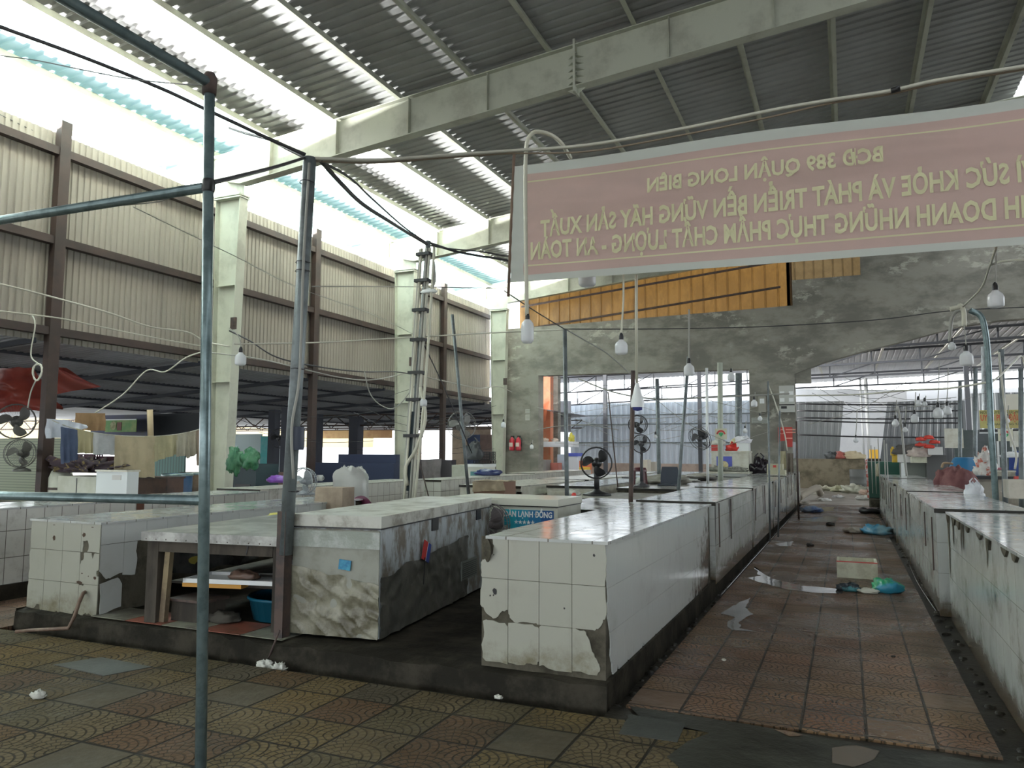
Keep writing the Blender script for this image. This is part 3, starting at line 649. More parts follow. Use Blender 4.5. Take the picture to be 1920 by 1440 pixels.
# ---------------------------------------------------------------- metal-topped work table with its clutter
t = thing('work_table', 'old wooden work table with a dented metal top and cracked apron', 'table', (-4.68, 4.80, .152), math.radians(6.8))
WOOD = mat('grey_weathered_wood', (.085, .073, .06), .8, spec=.2, col2=(.04, .035, .03), scale=3, bmp=.5, bscale=14, aniso=(1, 1, .3))
MET = mat('dull_sheet_top', (.40, .40, .38), .3, metal=.5, col2=(.20, .20, .19), scale=3, amt=(.4, .6), bmp=.4, bscale=5)
x0, x1, L, H = -.66, .64, 1.95, .735
for x, y in ((x0+.05, .05), (x1-.05, .05), (x0+.05, L-.05), (x1-.05, L-.05)):
    MB().box(x-.055, x+.055, y-.045, y+.05, 0, H-.03).build('leg', WOOD, t)
for q in ((x0+.11, x1-.11, .005, .04), (x0+.11, x1-.11, L-.04, L), (x1-.04, x1, .1, L-.1), (x0, x0+.04, .1, L-.1)): MB().box(*q, H-.16, H-.03).build('apron', WOOD, t)
mb = MB(); mb.grid(lambda a, b_: (x0-.03+a*(x1-x0+.06), -.04+b_*(L+.06), H+.006*math.sin(a*11)*math.sin(b_*13)+.004), 24, 30)
mb.box(x0-.03, x1+.03, -.042, -.038, H-.07, H+.004); mb.box(x1+.028, x1+.032, -.04, L, H-.05, H+.004); mb.box(x0-.03, x1+.03, -.03, L, H-.03, H-.008)
ttop = mb.build('tabletop', MET, t)
for k in range(14): MB().lathe((x0+.02+k*.098, -.043, H-.055), [(.006, 0), (.003, .004)], 6, T=Matrix.Rotation(math.pi/2, 4, 'X')).build('nail', RUST, ttop)
mb = MB().beam((x0+.13, .07, 0), (x0+.17, .07, H-.05), .05, .05); mb.build('prop_post', mat('tan_wood', (.28, .22, .13), .8, col2=(.16, .12, .08), scale=5), t)
mb = MB(); c0 = (x0+.95, .003, H-.09)
for (a, b_) in (((-.05, .02), (.05, .01)), ((.02, .015), (.0, -.06)), ((.0, .01), (.12, .03))): mb.beam((c0[0]+a[0], c0[1], c0[2]+a[1]), (c0[0]+b_[0], c0[1], c0[2]+b_[1]), .008, .008)
mb.build('split_in_wood', BLK, t)
def blob(mb, c, sx, sy, sz, seed=0, n=14, amp=.25, fr=2.2, mi=0, flat=True):
    def fn(a, b_):
        th = a*2*math.pi; ph = (b_-.5)*math.pi
        d = Vector((math.cos(ph)*math.cos(th), math.cos(ph)*math.sin(th), math.sin(ph)))
        k = 1+amp*noise.noise(d*fr+Vector((seed*7.3, seed*3.1, seed)))+amp*.5*noise.noise(d*fr*2.7+Vector((seed, seed*2.3, 5)))
        if flat: d.z = max(d.z, -.55)
        return (c[0]+d.x*sx*k, c[1]+d.y*sy*k, c[2]+(d.z+(.55 if flat else 0))*sz*k)
    return mb.grid(fn, n*2, n, mi=mi)
def bag(name, lab, c, s, col, seed=1, cat='bag', rough=.35, amp=.35, ears=0, m=None, rz=0, group=None):
    mb = blob(MB(), (0, 0, 0), s[0], s[1], s[2], seed, 14, amp, 2.4)
    for k in range(ears):
        a = k*math.pi+.4; mb.tube([(s[0]*.3*math.cos(a), 0, s[2]*1.3), (s[0]*.4*math.cos(a), .01, s[2]*1.8), (s[0]*.1*math.cos(a), .0, s[2]*2.1)], [s[0]*.16, s[0]*.09, s[0]*.05], 6)
    zmin = min(v[2] for v in mb.v); mb.v = [(v[0], v[1], v[2]-zmin) for v in mb.v]
    o = mb.build(name, m or mat(name+'_film', col, rough, bmp=.4, bscale=9)); o.location = c; o.rotation_euler.z = rz
    return tag(o, lab, cat, group)
mb = MB(); mb.lathe((0, 0, 0), [(.001, 0), (.30, 0), (.34, .17), (.355, .17), (.345, .19), (.32, .18), (.29, .02), (.001, .02)], 28)
tag(mb.build('plastic_tub', mat('blue_tub', (.01, .10, .16), .35), loc=(-4.42, 5.42, .153)), 'blue round tub on the platform under the work table', 'tub')
t2 = thing('metal_tray', 'white rimmed tray with scraps laid across the table rails', 'tray', (-4.68, 5.12, .475))
mb = MB().box(-.42, .42, -.2, .2, 0, .01); mb.box(-.42, .42, -.2, -.17, .01, .035); mb.box(-.42, .42, .17, .2, .01, .035); mb.box(-.42, -.39, -.2, .2, .01, .035); mb.box(.39, .42, -.2, .2, .01, .035)
mb.build('tray_pan', WHT, t2); t2.rotation_euler.z = .22
MB().box(-.43, .10, -.19, .19, -.035, -.003).build('orange_liner', mat('orange_card', (.5, .25, .04), .6), t2)
bag('leftover_scraps', 'brownish meat scraps lying on the white rimmed tray', (-4.66, 5.12, .487), (.14, .09, .05), (.16, .10, .075), 3, 'scraps')
bag('crumpled_bag', 'pale crumpled plastic bag tucked behind the right leg of the work table', (-4.22, 5.25, .50), (.12, .1, .10), (.42, .42, .42), 5)
MB().box(-.62, .58, .25, 1.9, .28, .30).build('shelf', WOOD, t)
tag(MB().box(-.35, .35, -.25, .25, 0, .05).build('cutting_board', mat('dark_board', (.09, .085, .08), .8), loc=(-4.45, 5.55, .455)), 'dark flat board stored on the shelf under the work table', 'board')
t3 = thing('wooden_block', 'dark squat wooden box beside the left leg of the work table', 'box', (-5.08, 4.98, .152)); MB().box(-.13, .22, -.1, .15, 0, .16).build('box_body', WOOD, t3); MB().box(-.15, .24, -.12, .17, .16, .18).build('box_lid', RUST, t3)
bag('rag', 'dark crumpled rag on the platform under the work table', (-4.78, 5.02, .152), (.16, .10, .05), (.06, .055, .045), 8, 'rag', .9)
o = MB().grid(lambda a, b_: (-.35+a*.75+.02*math.sin(b_*5), (b_-.5)*.16*(1-.5*a)+.06*a, .004+.02*math.sin(a*7+b_*4)**2), 16, 6).build('yellow_cloth', mat('yellow_cloth', (.50, .46, .10), .8, bmp=.4), loc=(-5.1, 6.42, .905)); o.rotation_euler.z = .42
tag(o, 'yellow cloth lying on the metal topped work table', 'cloth')
# ---------------------------------------------------------------- big old chest freezer
fz = thing('chest_freezer', 'large battered chest freezer wrapped in dirty plastic', 'freezer', (-3.965, 4.88, .17), math.radians(6.8))
DIRTY = mat('dirty_enamel', (.40, .44, .46), .45, col2=(.16, .14, .11), scale=7, amt=(.42, .62), bmp=.2, bscale=40, aniso=(1, 1, .5))
FRZ = mat('freezer_front', (.28, .285, .245), .5, col2=(.2, .2, .165), scale=3, bmp=.15)
LID = mat('freezer_lid', (.50, .50, .45), .32, col2=(.24, .22, .18), scale=5, amt=(.42, .66))
W, L = .745, 2.6
MB().box(0, W, 0, L, 0, .80).build('cabinet', [DIRTY], fz)
def side_bumpy(fn, nu, nv, m, name): return MB().grid(fn, nu, nv).build(name, m, fz)
def wr(a, b_, k): return .018*noise.noise(Vector((a*7+k, b_*5, k)))+.02*max(0, 1-abs(((a*1.6+b_*1.2+.25*noise.noise(Vector((a*4, b_*4, k))))*2.2) % 1-.5)*11)
WRAP = mat('dirty_plastic_wrap', (.25, .24, .18), .35, col2=(.085, .075, .045), scale=3.2, amt=(.42, .66), bmp=.5, bscale=14)
WRAPD = mat('dark_plastic_wrap', (.075, .075, .066), .4, col2=(.13, .125, .105), scale=5, amt=(.4, .7), bmp=.5, bscale=12)
MB().box(.005, W-.005, -.012, 0, .0, .79).build('front_panel', FRZ, fz)
side_bumpy(lambda a, b_: (-.008+a*(W+.01), -.020-wr(a, b_, 1.0), .0+b_*(.52-.13*a+.03*noise.noise(Vector((a*6, 0, 2))))), 46, 34, WRAP, 'front_wrap')
side_bumpy(lambda a, b_: (W+.012+.7*wr(a*2, b_, 4.0), -.01+a*1.9, .0+b_*(.45+.13*a+.03*noise.noise(Vector((a*6, 0, 9))))), 60, 28, WRAPD, 'side_wrap')
mb = MB().box(.0, W, -.02, -.014, .655, .78); mb.build('wrap_band', mat('grey_green_film', (.26, .29, .25), .4, col2=(.42, .44, .42), scale=6, bmp=.4), fz)
MB().box(-.012, W+.012, -.022, L+.01, .80, .812).build('lid_gasket', BLK, fz)
MB().box(-.015, W+.015, -.025, L*.62, .812, .90).build('lid', LID, fz)
MB().box(-.015, W+.015, L*.62+.012, L+.012, .812, .90).build('lid', LID, fz)
o = MB().box(0, .10, -.005, 0, 0, .075).build('sticker', mat('blue_sticker', (.02, .17, .33), .5, col2=(.05, .3, .45), scale=20), fz); o.location = (.41, -.024, .50); o.rotation_euler.y = .1
mb = MB().box(0, .004, 0, .085, 0, .16, mi=0); mb.box(0, .004, .088, .16, 0, .16, mi=1); mb.box(0, .0045, .083, .09, 0, .16, mi=2)
o = mb.build('sticker', [mat('red_sticker', (.5, .03, .03), .5), mat('navy_sticker', (.03, .06, .28), .5), WHT], fz); o.location = (W+.022, .72, .50); o.rotation_euler.x = math.radians(-22)
MB().beam((W+.03, .78, .50), (W+.03, .76, .28), .012, .004, (1, 0, 0)).build('tear', BLK, fz)
MB().box(W, W+.012, .98, 1.12, .70, .80).build('hinge_block', BLK, fz); MB().box(W, W+.012, 2.15, 2.28, .70, .80).build('hinge_block', BLK, fz)
mb = MB().box(W+.004, W+.02, 1.70, 2.15, .16, .34); vg_ = mb.build('vent_grille', mat('vent_grey', (.17, .19, .17), .5), fz)
for k in range(8): MB().box(W+.02, W+.024, 1.73, 2.12, .18+k*.019, .186+k*.019).build('vent_slat', BLK, vg_)
for x, y in ((.08, .1), (W-.08, .1), (.08, L-.1), (W-.08, L-.1)): MB().lathe((x, y, -.025), [(.03, 0), (.03, .03)], 10).build('foot', BLK, fz)
# second freezer -------------------------------------------------------
f2 = thing('chest_freezer', 'clean white chest freezer with a blue lettered panel, behind the battered one', 'freezer', (-4.17, 7.80, .17), 0)
E2 = mat('cream_freezer', (.52, .53, .46), .35, col2=(.44, .44, .37), scale=3)
W2, L2 = 1.32, .78
MB().box(0, W2, 0, L2, 0, .80).build('cabinet', E2, f2)
MB().box(-.01, W2+.01, -.015, L2, .80, .812).build('lid_gasket', BLK, f2)
lid2 = MB().box(-.012, W2+.012, -.018, L2+.01, .812, .885).build('lid', mat('freezer_lid_clean', (.60, .60, .52), .25), f2)
MB().box(.05, .62, -.024, -.018, .82, .86).build('lid_handle', E2, lid2)
mb = MB().box(.56, .66, -.02, 0, .73, .80); mb.build('latch', E2, f2)
pm = mat('panel_blue', (.01, .08, .25), .35); pm2 = mat('panel_teal', (.02, .33, .42), .35)
mb = MB()
for k in range(12):
    x = .70+k*.048; mb.box(x, x+.048, -.008, 0, .56+(.03 if k < 1 else 0), .765, mi=k//3)
lpan = mb.build('label_panel', [pm2, mat('panel_b', (.02, .25, .38), .35), mat('panel_c', (.015, .15, .32), .35), pm], f2)
text_mesh('DÀN LẠNH ĐỒNG', .085, WHT, lpan, frame((.98, -.0095, .69), (1, 0, 0), (0, 0, 1)), width=.56, bold=.03)
text_mesh('★★★★★', .05, WHT, lpan, frame((.94, -.0095, .615), (1, 0, 0), (0, 0, 1)), name='stars')
# ---------------------------------------------------------------- fans
def fan(name, lab, hub, r, face, colr, cage=True, base_z=None, blades=3, pole_r=.02, base_r=.2, ring=True, bl_w=.5, group=None, tilt=0, guard=None, bw=.006):
    t = thing(name, lab, 'fan', (hub[0], hub[1], base_z if base_z is not None else hub[2]), face, group)
    hz = hub[2]-t.location.z; T = Matrix.Translation((0, 0, hz)) @ Matrix.Rotation(tilt, 4, 'X')
    def X(mb): mb.v = [tuple(T @ Vector(p)) for p in mb.v]; return mb
    m = mat(name+'_paint', colr, .4); g = guard or m
    hub_ = X(MB().lathe((0, 0, 0), [(.001, -.06), (r*.16, -.05), (r*.2, 0), (r*.19, .04), (.001, .06)], 16, T=Matrix.Rotation(math.pi/2, 4, 'X'))).build('hub', m, t)
    X(MB().lathe((0, .13, 0), [(.001, -.09), (r*.3, -.07), (r*.34, 0), (r*.25, .08), (.001, .1)], 16, T=Matrix.Rotation(math.pi/2, 4, 'X'))).build('motor', m, t)
    for k in range(blades):
        a0 = 2*math.pi*k/blades+.5
        def fn(a, b_):
            rr = r*(.14+.76*b_); wd = bl_w*math.sin(.35+2.5*b_)**.7
            an = a0+(a-.5)*wd*2.0+.5*b_; return (rr*math.cos(an), .04-.08*a*(1-.2*b_), rr*math.sin(an))
        X(MB().grid(fn, 8, 8)).build('blade', m, hub_)
    mb = MB()
    if ring:
        for y, q in ((0, 1), (-.07, .96), (.07, .96)):
            mb.tube([(r*q*math.cos(k*.2618), y, r*q*math.sin(k*.2618)) for k in range(25)], bw, 5, caps=False)
    if cage:
        for k in range(36):
            a = k*math.pi/18
            mb.tube([(r*.18*math.cos(a), -.13, r*.18*math.sin(a)), (r*.7*math.cos(a), -.12, r*.7*math.sin(a)), (r*math.cos(a), -.02, r*math.sin(a)), (r*math.cos(a), .05, r*math.sin(a)), (r*.3*math.cos(a), .13, r*.3*math.sin(a))], .0018, 3, caps=False)
    if mb.v: X(mb).build('guard', g, t)
    if base_z is not None:
        MB().tube([(0, .13, 0), (0, .13, hz-.05)], pole_r, 10).build('stand', m, t)
        MB().lathe((0, .1, 0), [(.001, 0), (base_r, 0), (base_r*.95, .03), (base_r*.3, .07), (pole_r, .1)], 20).build('base', m, t)
    return t
h = PY(1118, 868, 12.2)
fan('pedestal_fan', 'big black three bladed fan with its guard half gone, standing on a cement counter', (h.x, 12.2, h.z), .26, .25, (.018, .018, .02), cage=False, base_z=.862, pole_r=.045, base_r=.24, bl_w=.55, bw=.007)
# ---------------------------------------------------------------- pipes, poles
def spline(pts, n=6):
    P = [Vector(p) for p in pts]
    if len(P) < 3: return P
    Q = [P[0]*2-P[1]]+P+[P[-1]*2-P[-2]]; out = []
    for i in range(1, len(Q)-2):
        a, b_, c, d = Q[i-1:i+3]
        for k in range(n):
            t = k/n; out.append(.5*((2*b_)+(c-a)*t+(2*a-5*b_+4*c-d)*t*t+(3*b_-3*c+d-a)*t**3))
    return out+[P[-1]]
def wpts(pp): return [PY(*p) if p[2] > 0 else PX(p[0], p[1], p[2]) for p in pp]
def wire(name, lab, pp, r, m, cat='cable', group=None, sm=True, n=6, seg=5, parent=None):
    P = wpts(pp) if len(pp[0]) == 3 and not isinstance(pp[0], Vector) else pp
    o = MB().tube(spline(P, n) if sm else P, r, seg).build(name, m, parent)
    if not parent: tag(o, lab, cat, group)
    return o
t = thing('pipe_frame', 'galvanized pipe frame with clamped crossbars, closest thing at the left', 'pipe frame', (-2.56, 2.6, 0))
o = Vector((-2.56, 2.6, 0))
MB().tube([Vector((0, 0, 0)), Vector((-.12, 0, 3.30))], .024, 14).build('upright_pipe', GALV, t)
MB().tube([Vector((-3.2, 0, 2.80)), Vector((-.10, 0, 2.765))], .024, 12).build('crossbar', GALV, t)
MB().tube([Vector((-3.2, .0, 1.30)), Vector((-.05, 0, 1.335))], .022, 12).build('crossbar', GALV, t)
MB().tube([Vector((-.12, .0, 3.265)), Vector((-.12, -3.2, 3.265))], .025, 12).build('top_pipe', GALV, t)
MB().lathe((-.119, 0, 3.24), [(.001, -.03), (.032, -.03), (.034, .05), (.02, .075), (.001, .08)], 12).build('elbow_joint', RUST, t)
MB().lathe((-.10, 0, 2.77), [(.025, -.03), (.03, -.02), (.03, .02), (.025, .03)], 12).build('clamp', BLK, t)
MB().lathe((0, 0, 0), [(.06, 0), (.06, .006), (.025, .012)], 12).build('foot_plate', RUST, t)
wire('clamped_cable', 'dark cable sagging under the upper crossbar of the near pipe frame', [(400, 342, 2.62), (450, 330, 3.0), (520, 312, 3.9), (571, 296, 4.8)], .012, WIRE)
wire('thin_wire', 'thin wire looped under the upper crossbar toward the brown post', [(232, 385, 2.62), (300, 378, 2.62), (330, 366, 2.64), (387, 352, 2.66)], .003, WIREG)
t = thing('cable_pole', 'leaning grey pole with tied cables between the work table and the big freezer', 'pole', (-3.975, 4.80, .145))
MB().tube([Vector((.0, 0, .62)), Vector((.05, .02, 2.2)), Vector((.09, .04, 3.76))], .052, 12).build('pole', GALVD, t)
mb = MB(); mb.box(-.05, -.042, -.04, .04, 0, .95); mb.box(-.05, .03, -.045, -.037, 0, .95); mb.box(.024, .03, -.04, .04, 0, .95); mb.build('channel_foot', RUST, t)
for z in (3.55, 2.9, 2.83, 2.05, 1.55, 1.1):
    k = z/3.76*.09; MB().tube([Vector((k+.056*math.cos(a*.628), .02+.056*math.sin(a*.628), z+.004*math.sin(a))) for a in range(11)], .004, 4).build('tie_wire', WIRE, t)
MB().lathe((.062, .02, 1.42), [(.053, 0), (.058, .02), (.058, .16), (.053, .18)], 12).build('tape_wrap', mat('blue_black_tape', (.05, .06, .09), .5), t)
MB().tube(spline([Vector((.12, 0, 3.7)), Vector((.115, -.03, 2.9)), Vector((.10, -.02, 2.0)), Vector((.075, -.06, 1.6)), Vector((.08, -.03, 1.2))]), .011, 6).build('clipped_cable', WIREG, t)
# cables on the left ------------------------------------------------------
wire('thick_cable', 'thick dark cable sweeping down from the upper left corner to the leaning pole', [(-60, 25, 3.3), (0, 50, 3.4), (150, 105, 3.7), (300, 165, 4.1), (390, 207, 4.3), (500, 258, 4.6), (573, 290, 4.82)], .014, WIRE)
wire('thin_cable', 'thin black wire crossing the bright roof to the top of the pipe frame', [(-40, 100, 3), (60, 112, 3), (150, 130, 2.9), (240, 147, 2.8), (330, 157, 2.7), (392, 160, 2.62)], .0035, WIRE)
wire('twisted_cable', 'twisted dark cable from the first column rafter down to the leaning pole', [(430, 240, 6), (460, 250, 5.6), (505, 262, 5.2), (540, 280, 4.95), (575, 297, 4.85)], .012, WIRE)
wire('guy_wire', 'pale wire running down from the near crossbar across the corrugated wall', [(250, 388, 4.5), (340, 432, 5.2), (450, 485, 6), (560, 540, 7.5), (700, 590, 10), (800, 640, 12)], .004, WIREG)
wire('eave_wire', 'thin wire stretched under the eave outside the corrugated wall', [(0, 215, 7.9), (100, 262, 8.9), (295, 345, 11.6)], .006, WIRE)
mid = [(590, 297), (700, 300), (820, 292), (950, 283), (1100, 272), (1280, 241), (1450, 206), (1560, 187), (1670, 170), (1760, 150), (1960, 118), (2500, 30)]
wire('power_cable', 'pale thick cable strung above the banner from the leaning pole to the right', [(x, y, 4.85+min(1, (x-590)/400)*1.7) for x, y in mid], .017, WIREW)
wire('power_cable', 'second brown stained cable sagging just under the pale one above the banner', [(x, y+(5 if x < 1000 else 12 if x < 1500 else 6), 4.86+min(1, (x-590)/400)*1.72) for x, y in mid], .009, mat('stained_cable', (.24, .19, .14), .7))
o = PY(1678, 168, 6.55); tag(MB().tube([o+Vector((-.03, 0, -.006)), o+Vector((.035, 0, .004))], .024, 8).build('tape_joint', BLK), 'black tape joint on the pale cable above the banner', 'tape')
wire('cable_bundle', 'black cable bundle dropping from the leaning pole to the cable mast', [(600, 300, 4.9), (640, 345, 5.6), (680, 383, 6.6), (730, 415, 8), (770, 440, 9.8), (800, 458, 10.9)], .022, WIRE)
wire('cable_bundle', 'second black cable looped beside the bundle behind the leaning pole', [(600, 302, 4.9), (655, 333, 5.8), (700, 375, 7), (760, 428, 9.5), (800, 455, 10.95)], .012, WIRE)
wire('cable_bundle', 'black cables running from the cable mast behind the banner', [(805, 455, 11.05), (850, 470, 11.6), (900, 480, 12), (940, 486, 12.3), (1000, 500, 12.8)], .022, WIRE)
wire('cable_bundle', 'thin black cable under the ones between the mast and the banner', [(806, 460, 11.05), (840, 466, 11.4), (905, 472, 12), (950, 480, 12.3), (1010, 483, 12.9)], .014, WIRE)
# cable mast ---------------------------------------------------------------
b0 = PY(770, 905, 11.0); b0 = Vector((-6.62, 11.0, .145)); top = PY(803, 452, 11.0)
t = thing('cable_mast', 'tall mast thick with strapped conduits and black clamps behind the freezer', 'mast', b0)
d = top-b0
MB().tube([Vector((0, 0, 0)), d*.5+Vector((-.02, 0, 0)), d], .045, 8).build('mast_pole', GALVD, t)
MB().beam((0, -.05, .78), tuple(d*.42+Vector((0, -.05, 0))), .13, .03, (0, 1, 0)).build('dark_board', mat('dark_teal_board', (.03, .05, .06), .5), t)
for k, (ox, m_) in enumerate(((-.09, WIREG), (.08, WIREW), (.04, WIREG), (-.05, PVC), (.12, PVC))):
    MB().tube(spline([Vector((ox*1.1+(.07 if k == 4 else 0)*math.sin(q*2.2), -.07-.012*k, 0))+d*q for q in (.06, .22, .4, .6, .8, .97)]), .022, 6).build('conduit', m_, t)
for q in (.34, .46, .55, .66, .76, .86, .95):
    p = d*q; MB().box(p.x-.13, p.x+.12, p.y-.16, p.y+.06, p.z-.025, p.z+.025).build('strap', BLK, t)
p = d*.50; MB().tube(spline([p+Vector((.1, -.1, 0)), p+Vector((.2, -.1, -.5)), p+Vector((.05, -.12, -1.0)), p+Vector((-.15, -.1, -1.3)), p+Vector((-.12, -.1, -1.6))]), .03, 7).build('loose_conduit', PVC, t)
p = d*.90; mb = blob(MB(), (p.x+.12, -.1, p.z-.42), .16, .05, .05, 4, 8); mb.build('rag_knot', WHT, t)
MB().tube(spline([p+Vector((.2, -.1, .1)), p+Vector((.22, -.1, -.2)), p+Vector((.16, -.1, -.4))]), .02, 6).build('hook', WIREG, t)
wire('brace_wire', 'dark brace wire slanting down from the cable mast to the right', [(792, 640, 11), (830, 720, 11.2), (860, 790, 11.4), (885, 850, 11.6)], .01, WIRE, sm=False)
def pole(name, lab, a, b_, r, m, n=8, cat='pole', group=None, z0=None):
    P0, P1 = PY(*a), PY(*b_)
    if z0 is not None: k = (z0-P0.z)/(P1.z-P0.z); P0 = P0+(P1-P0)*k
    o = MB().tube([Vector((0, 0, 0)), P1-P0], r, n).build(name, m, loc=P0); return tag(o, lab, cat, group)
pole('leaning_pole', 'slim dark pole leaning beside the far steel column, its foot by the tan cover', (878, 920, 12.2), (848, 590, 12.2), .03, GALVD, z0=.145)
pole('leaning_rod', 'thin dark rod leaning left of the slim pole', (802, 925, 11.9), (785, 860, 11.9), .012, RUST, z0=.145)
pole('wire_post', 'straight grey post with wires tied on top, left end of the back opening', (1063, 932, 10.4), (1059, 617, 10.4), .032, GALVD, z0=.145)
pole('wire_post', 'dark crooked pole wound with cable, right of the big fan', (1183, 925, 9.6), (1187, 695, 9.6), .03, RUST, z0=.145)
pole('leaning_rod', 'thin black rod leaning in front of the grey corrugated fence', (1157, 900, 14), (1140, 735, 14), .012, RUST, z0=.145)
pole('wire_post', 'grey post standing just left of the small dark chair back', (1236, 900, 17), (1232, 710, 17), .045, GALVD, z0=.145)
pole('wire_post', 'dark slanting pole right of the small dark chair back', (1272, 920, 13), (1291, 668, 13), .028, GALVD, z0=.145)
pole('wire_post', 'slim white pole between the slanting pole and the sign pole', (1327, 890, 17), (1325, 690, 17), .03, WHT, z0=.145)
pole('sign_pole', 'pale green pole carrying the small square sign', (1351, 880, 18), (1350, 680, 18), .06, mat('pale_green_pole', (.40, .43, .36), .5), z0=.145)
pole('wire_post', 'pale post left of the centre pillar', (1384, 880, 24), (1385, 700, 24), .10, GALVD, z0=.0)
pole('wire_post', 'thin post in front of the centre pillar', (1443, 945, 13.2), (1440, 715, 13.2), .015, GALVD, z0=.145)
pole('wire_post', 'short thin post at the right side of the centre pillar', (1460, 935, 14), (1462, 770, 14), .014, GALVD, z0=.145)
pole('wire_post', 'thin upright at the end of the left counters', (1497, 950, 20), (1493, 790, 20), .022, RUST, z0=.0)
# bent pipe on the right ------------------------------------------------------
def zpole(pp, z0): P = wpts(pp); P[0].z = z0; return P
P = [Vector((1.72, 11.4, 0)), PY(1858, 800, 11.4), PY(1853, 680, 11.4), PY(1847, 620, 11.4), PY(1838, 592, 11.4), PY(1818, 582, 11.4), PY(1795, 583, 11.4), PY(1784, 600, 11.4), PY(1781, 640, 11.4)]
t = thing('bent_pipe', 'tall grey pipe with its top bent over like a cane, right of the aisle', 'pipe', P[0]); o = P[0]
Q = [p-o for p in P]; MB().tube([Q[0]]+spline(Q[1:6], 6), .038, 10).build('pipe', GALV, t)
MB().tube(spline(Q[5:], 6), .022, 8).build('hooked_end', WIREG, t)
t = thing('pvc_crook', 'cream pvc crook hooked over the bent pipe, holding a bulb', 'conduit', PY(1785, 580, 11.2)); o = t.location
MB().tube(spline([p-o for p in wpts([(1781, 580, 11.2), (1796, 576, 11.2), (1801, 573, 11.2), (1807, 585, 11.2), (1808, 612, 11.2)])]), .03, 8).build('crook', PVC, t)
for lab, a, b_, r, z0 in (('tall grey post right of the bent pipe', (1885, 945, 13.5), (1877, 655, 13.5), .038, 0), ('thin post behind the bent pipe, left of it', (1828, 900, 20), (1829, 690, 20), .045, 0),
        ('slim pale pole left of the yellow and red stall sign', (1800, 880, 20), (1800, 715, 20), .04, 0), ('thick dark post behind the hanging bulbs', (1848, 860, 29), (1846, 650, 29), .10, 0),
        ('post at the right edge with a cable hook', (1915, 900, 14), (1914, 690, 14), .035, 0)):
    pole('stall_post', lab, a, b_, r, GALVD, z0=z0)
# ---------------------------------------------------------------- banner
YB = 7.6
tl, bl, tr, br_ = PY(965, 312, YB), PY(957, 530, YB), PY(1920, 180, YB), PY(1920, 459, YB)
ex = (1.85-tl.x)/(tr.x-tl.x)
tr = tl+(tr-tl)*ex; br_ = bl+(br_-bl)*ex
def bw_(x, z): return .018*math.sin(z*31+x*1.5+2*noise.noise(Vector((x*1.3, z*2, 0))))*(.35+.65*noise.noise(Vector((x*.7, z*1.5, 3))))+.02*noise.noise(Vector((x*.6, z*.9, 7)))
def bn(a, b_, off=0):
    p = (bl*(1-a)+br_*a)*(1-b_)+(tl*(1-a)+tr*a)*b_; p.z -= .015*math.sin(a*9.42)*b_; p.y = YB+bw_(p.x, p.z)+off; return p
BPINK = mat('faded_pink_cloth', (.56, .40, .36), .75, tlu=(.4, (.58, .42, .38)), col2=(.50, .37, .33), scale=1.5)
BPALE = mat('pale_banner_edge', (.52, .54, .50), .7, tlu=(.4, (.6, .62, .58)))
BYEL = mat('faded_yellow_print', (.62, .60, .38), .8)
t = thing('banner', 'faded pink cloth banner with yellow lettering seen from behind', 'banner', (0, 0, 0))
bcl = MB().grid(lambda a, b_: bn(.030+a*.97, .055+b_*.865), 160, 60).build('cloth', BPINK, t)
mb = MB(); mb.grid(lambda a, b_: bn(a*.030, b_), 4, 40); mb.grid(lambda a, b_: bn(.030+a*.97, .92+b_*.08), 160, 6); mb.grid(lambda a, b_: bn(.030+a*.97, b_*.055), 160, 4); mb.build('white_border', BPALE, t)
for b0_ in (.845, .135): MB().grid(lambda a, b_: bn(.032+a*.968, b0_+b_*.012+(.0 if b0_ > .5 else -.01), -.003), 160, 1).build('yellow_line', BYEL, t)
def bline(s, pl, pr, capm):
    a, b_ = PY(*pl, YB), PY(*pr, YB); c = (a+b_)/2; wd = (b_-a).length; u = (a-b_).normalized()
    o = text_mesh(s, capm/.727, BYEL, bcl, frame((c.x, YB, c.z), u, (u.z, 0, -u.x) if False else (0, 0, 1)), width=wd, bold=.031, ext=.0004)
    for v in o.data.vertices: v.co.y += bw_(v.co.x, v.co.z)-.014
bline('BCĐ 389 QUẬN LONG BIÊN', (1214, 361), (1656, 303), .15)
bline('VÌ SỨC KHỎE VÀ PHÁT TRIỂN BỀN VỮNG HÃY SẢN XUẤT', (1014, 445), (1945, 338), .185)
bline('KINH DOANH NHỮNG THỰC PHẨM CHẤT LƯỢNG - AN TOÀN', (996, 487), (1985, 402), .19)
tag(MB().tube([PY(964, 288, YB+.04), PY(953, 556, YB+.04)], .018, 6).build('banner_stick', mat('brown_stick', (.18, .12, .09), .8)), 'brown stick stiffening the left edge of the banner', 'stick')
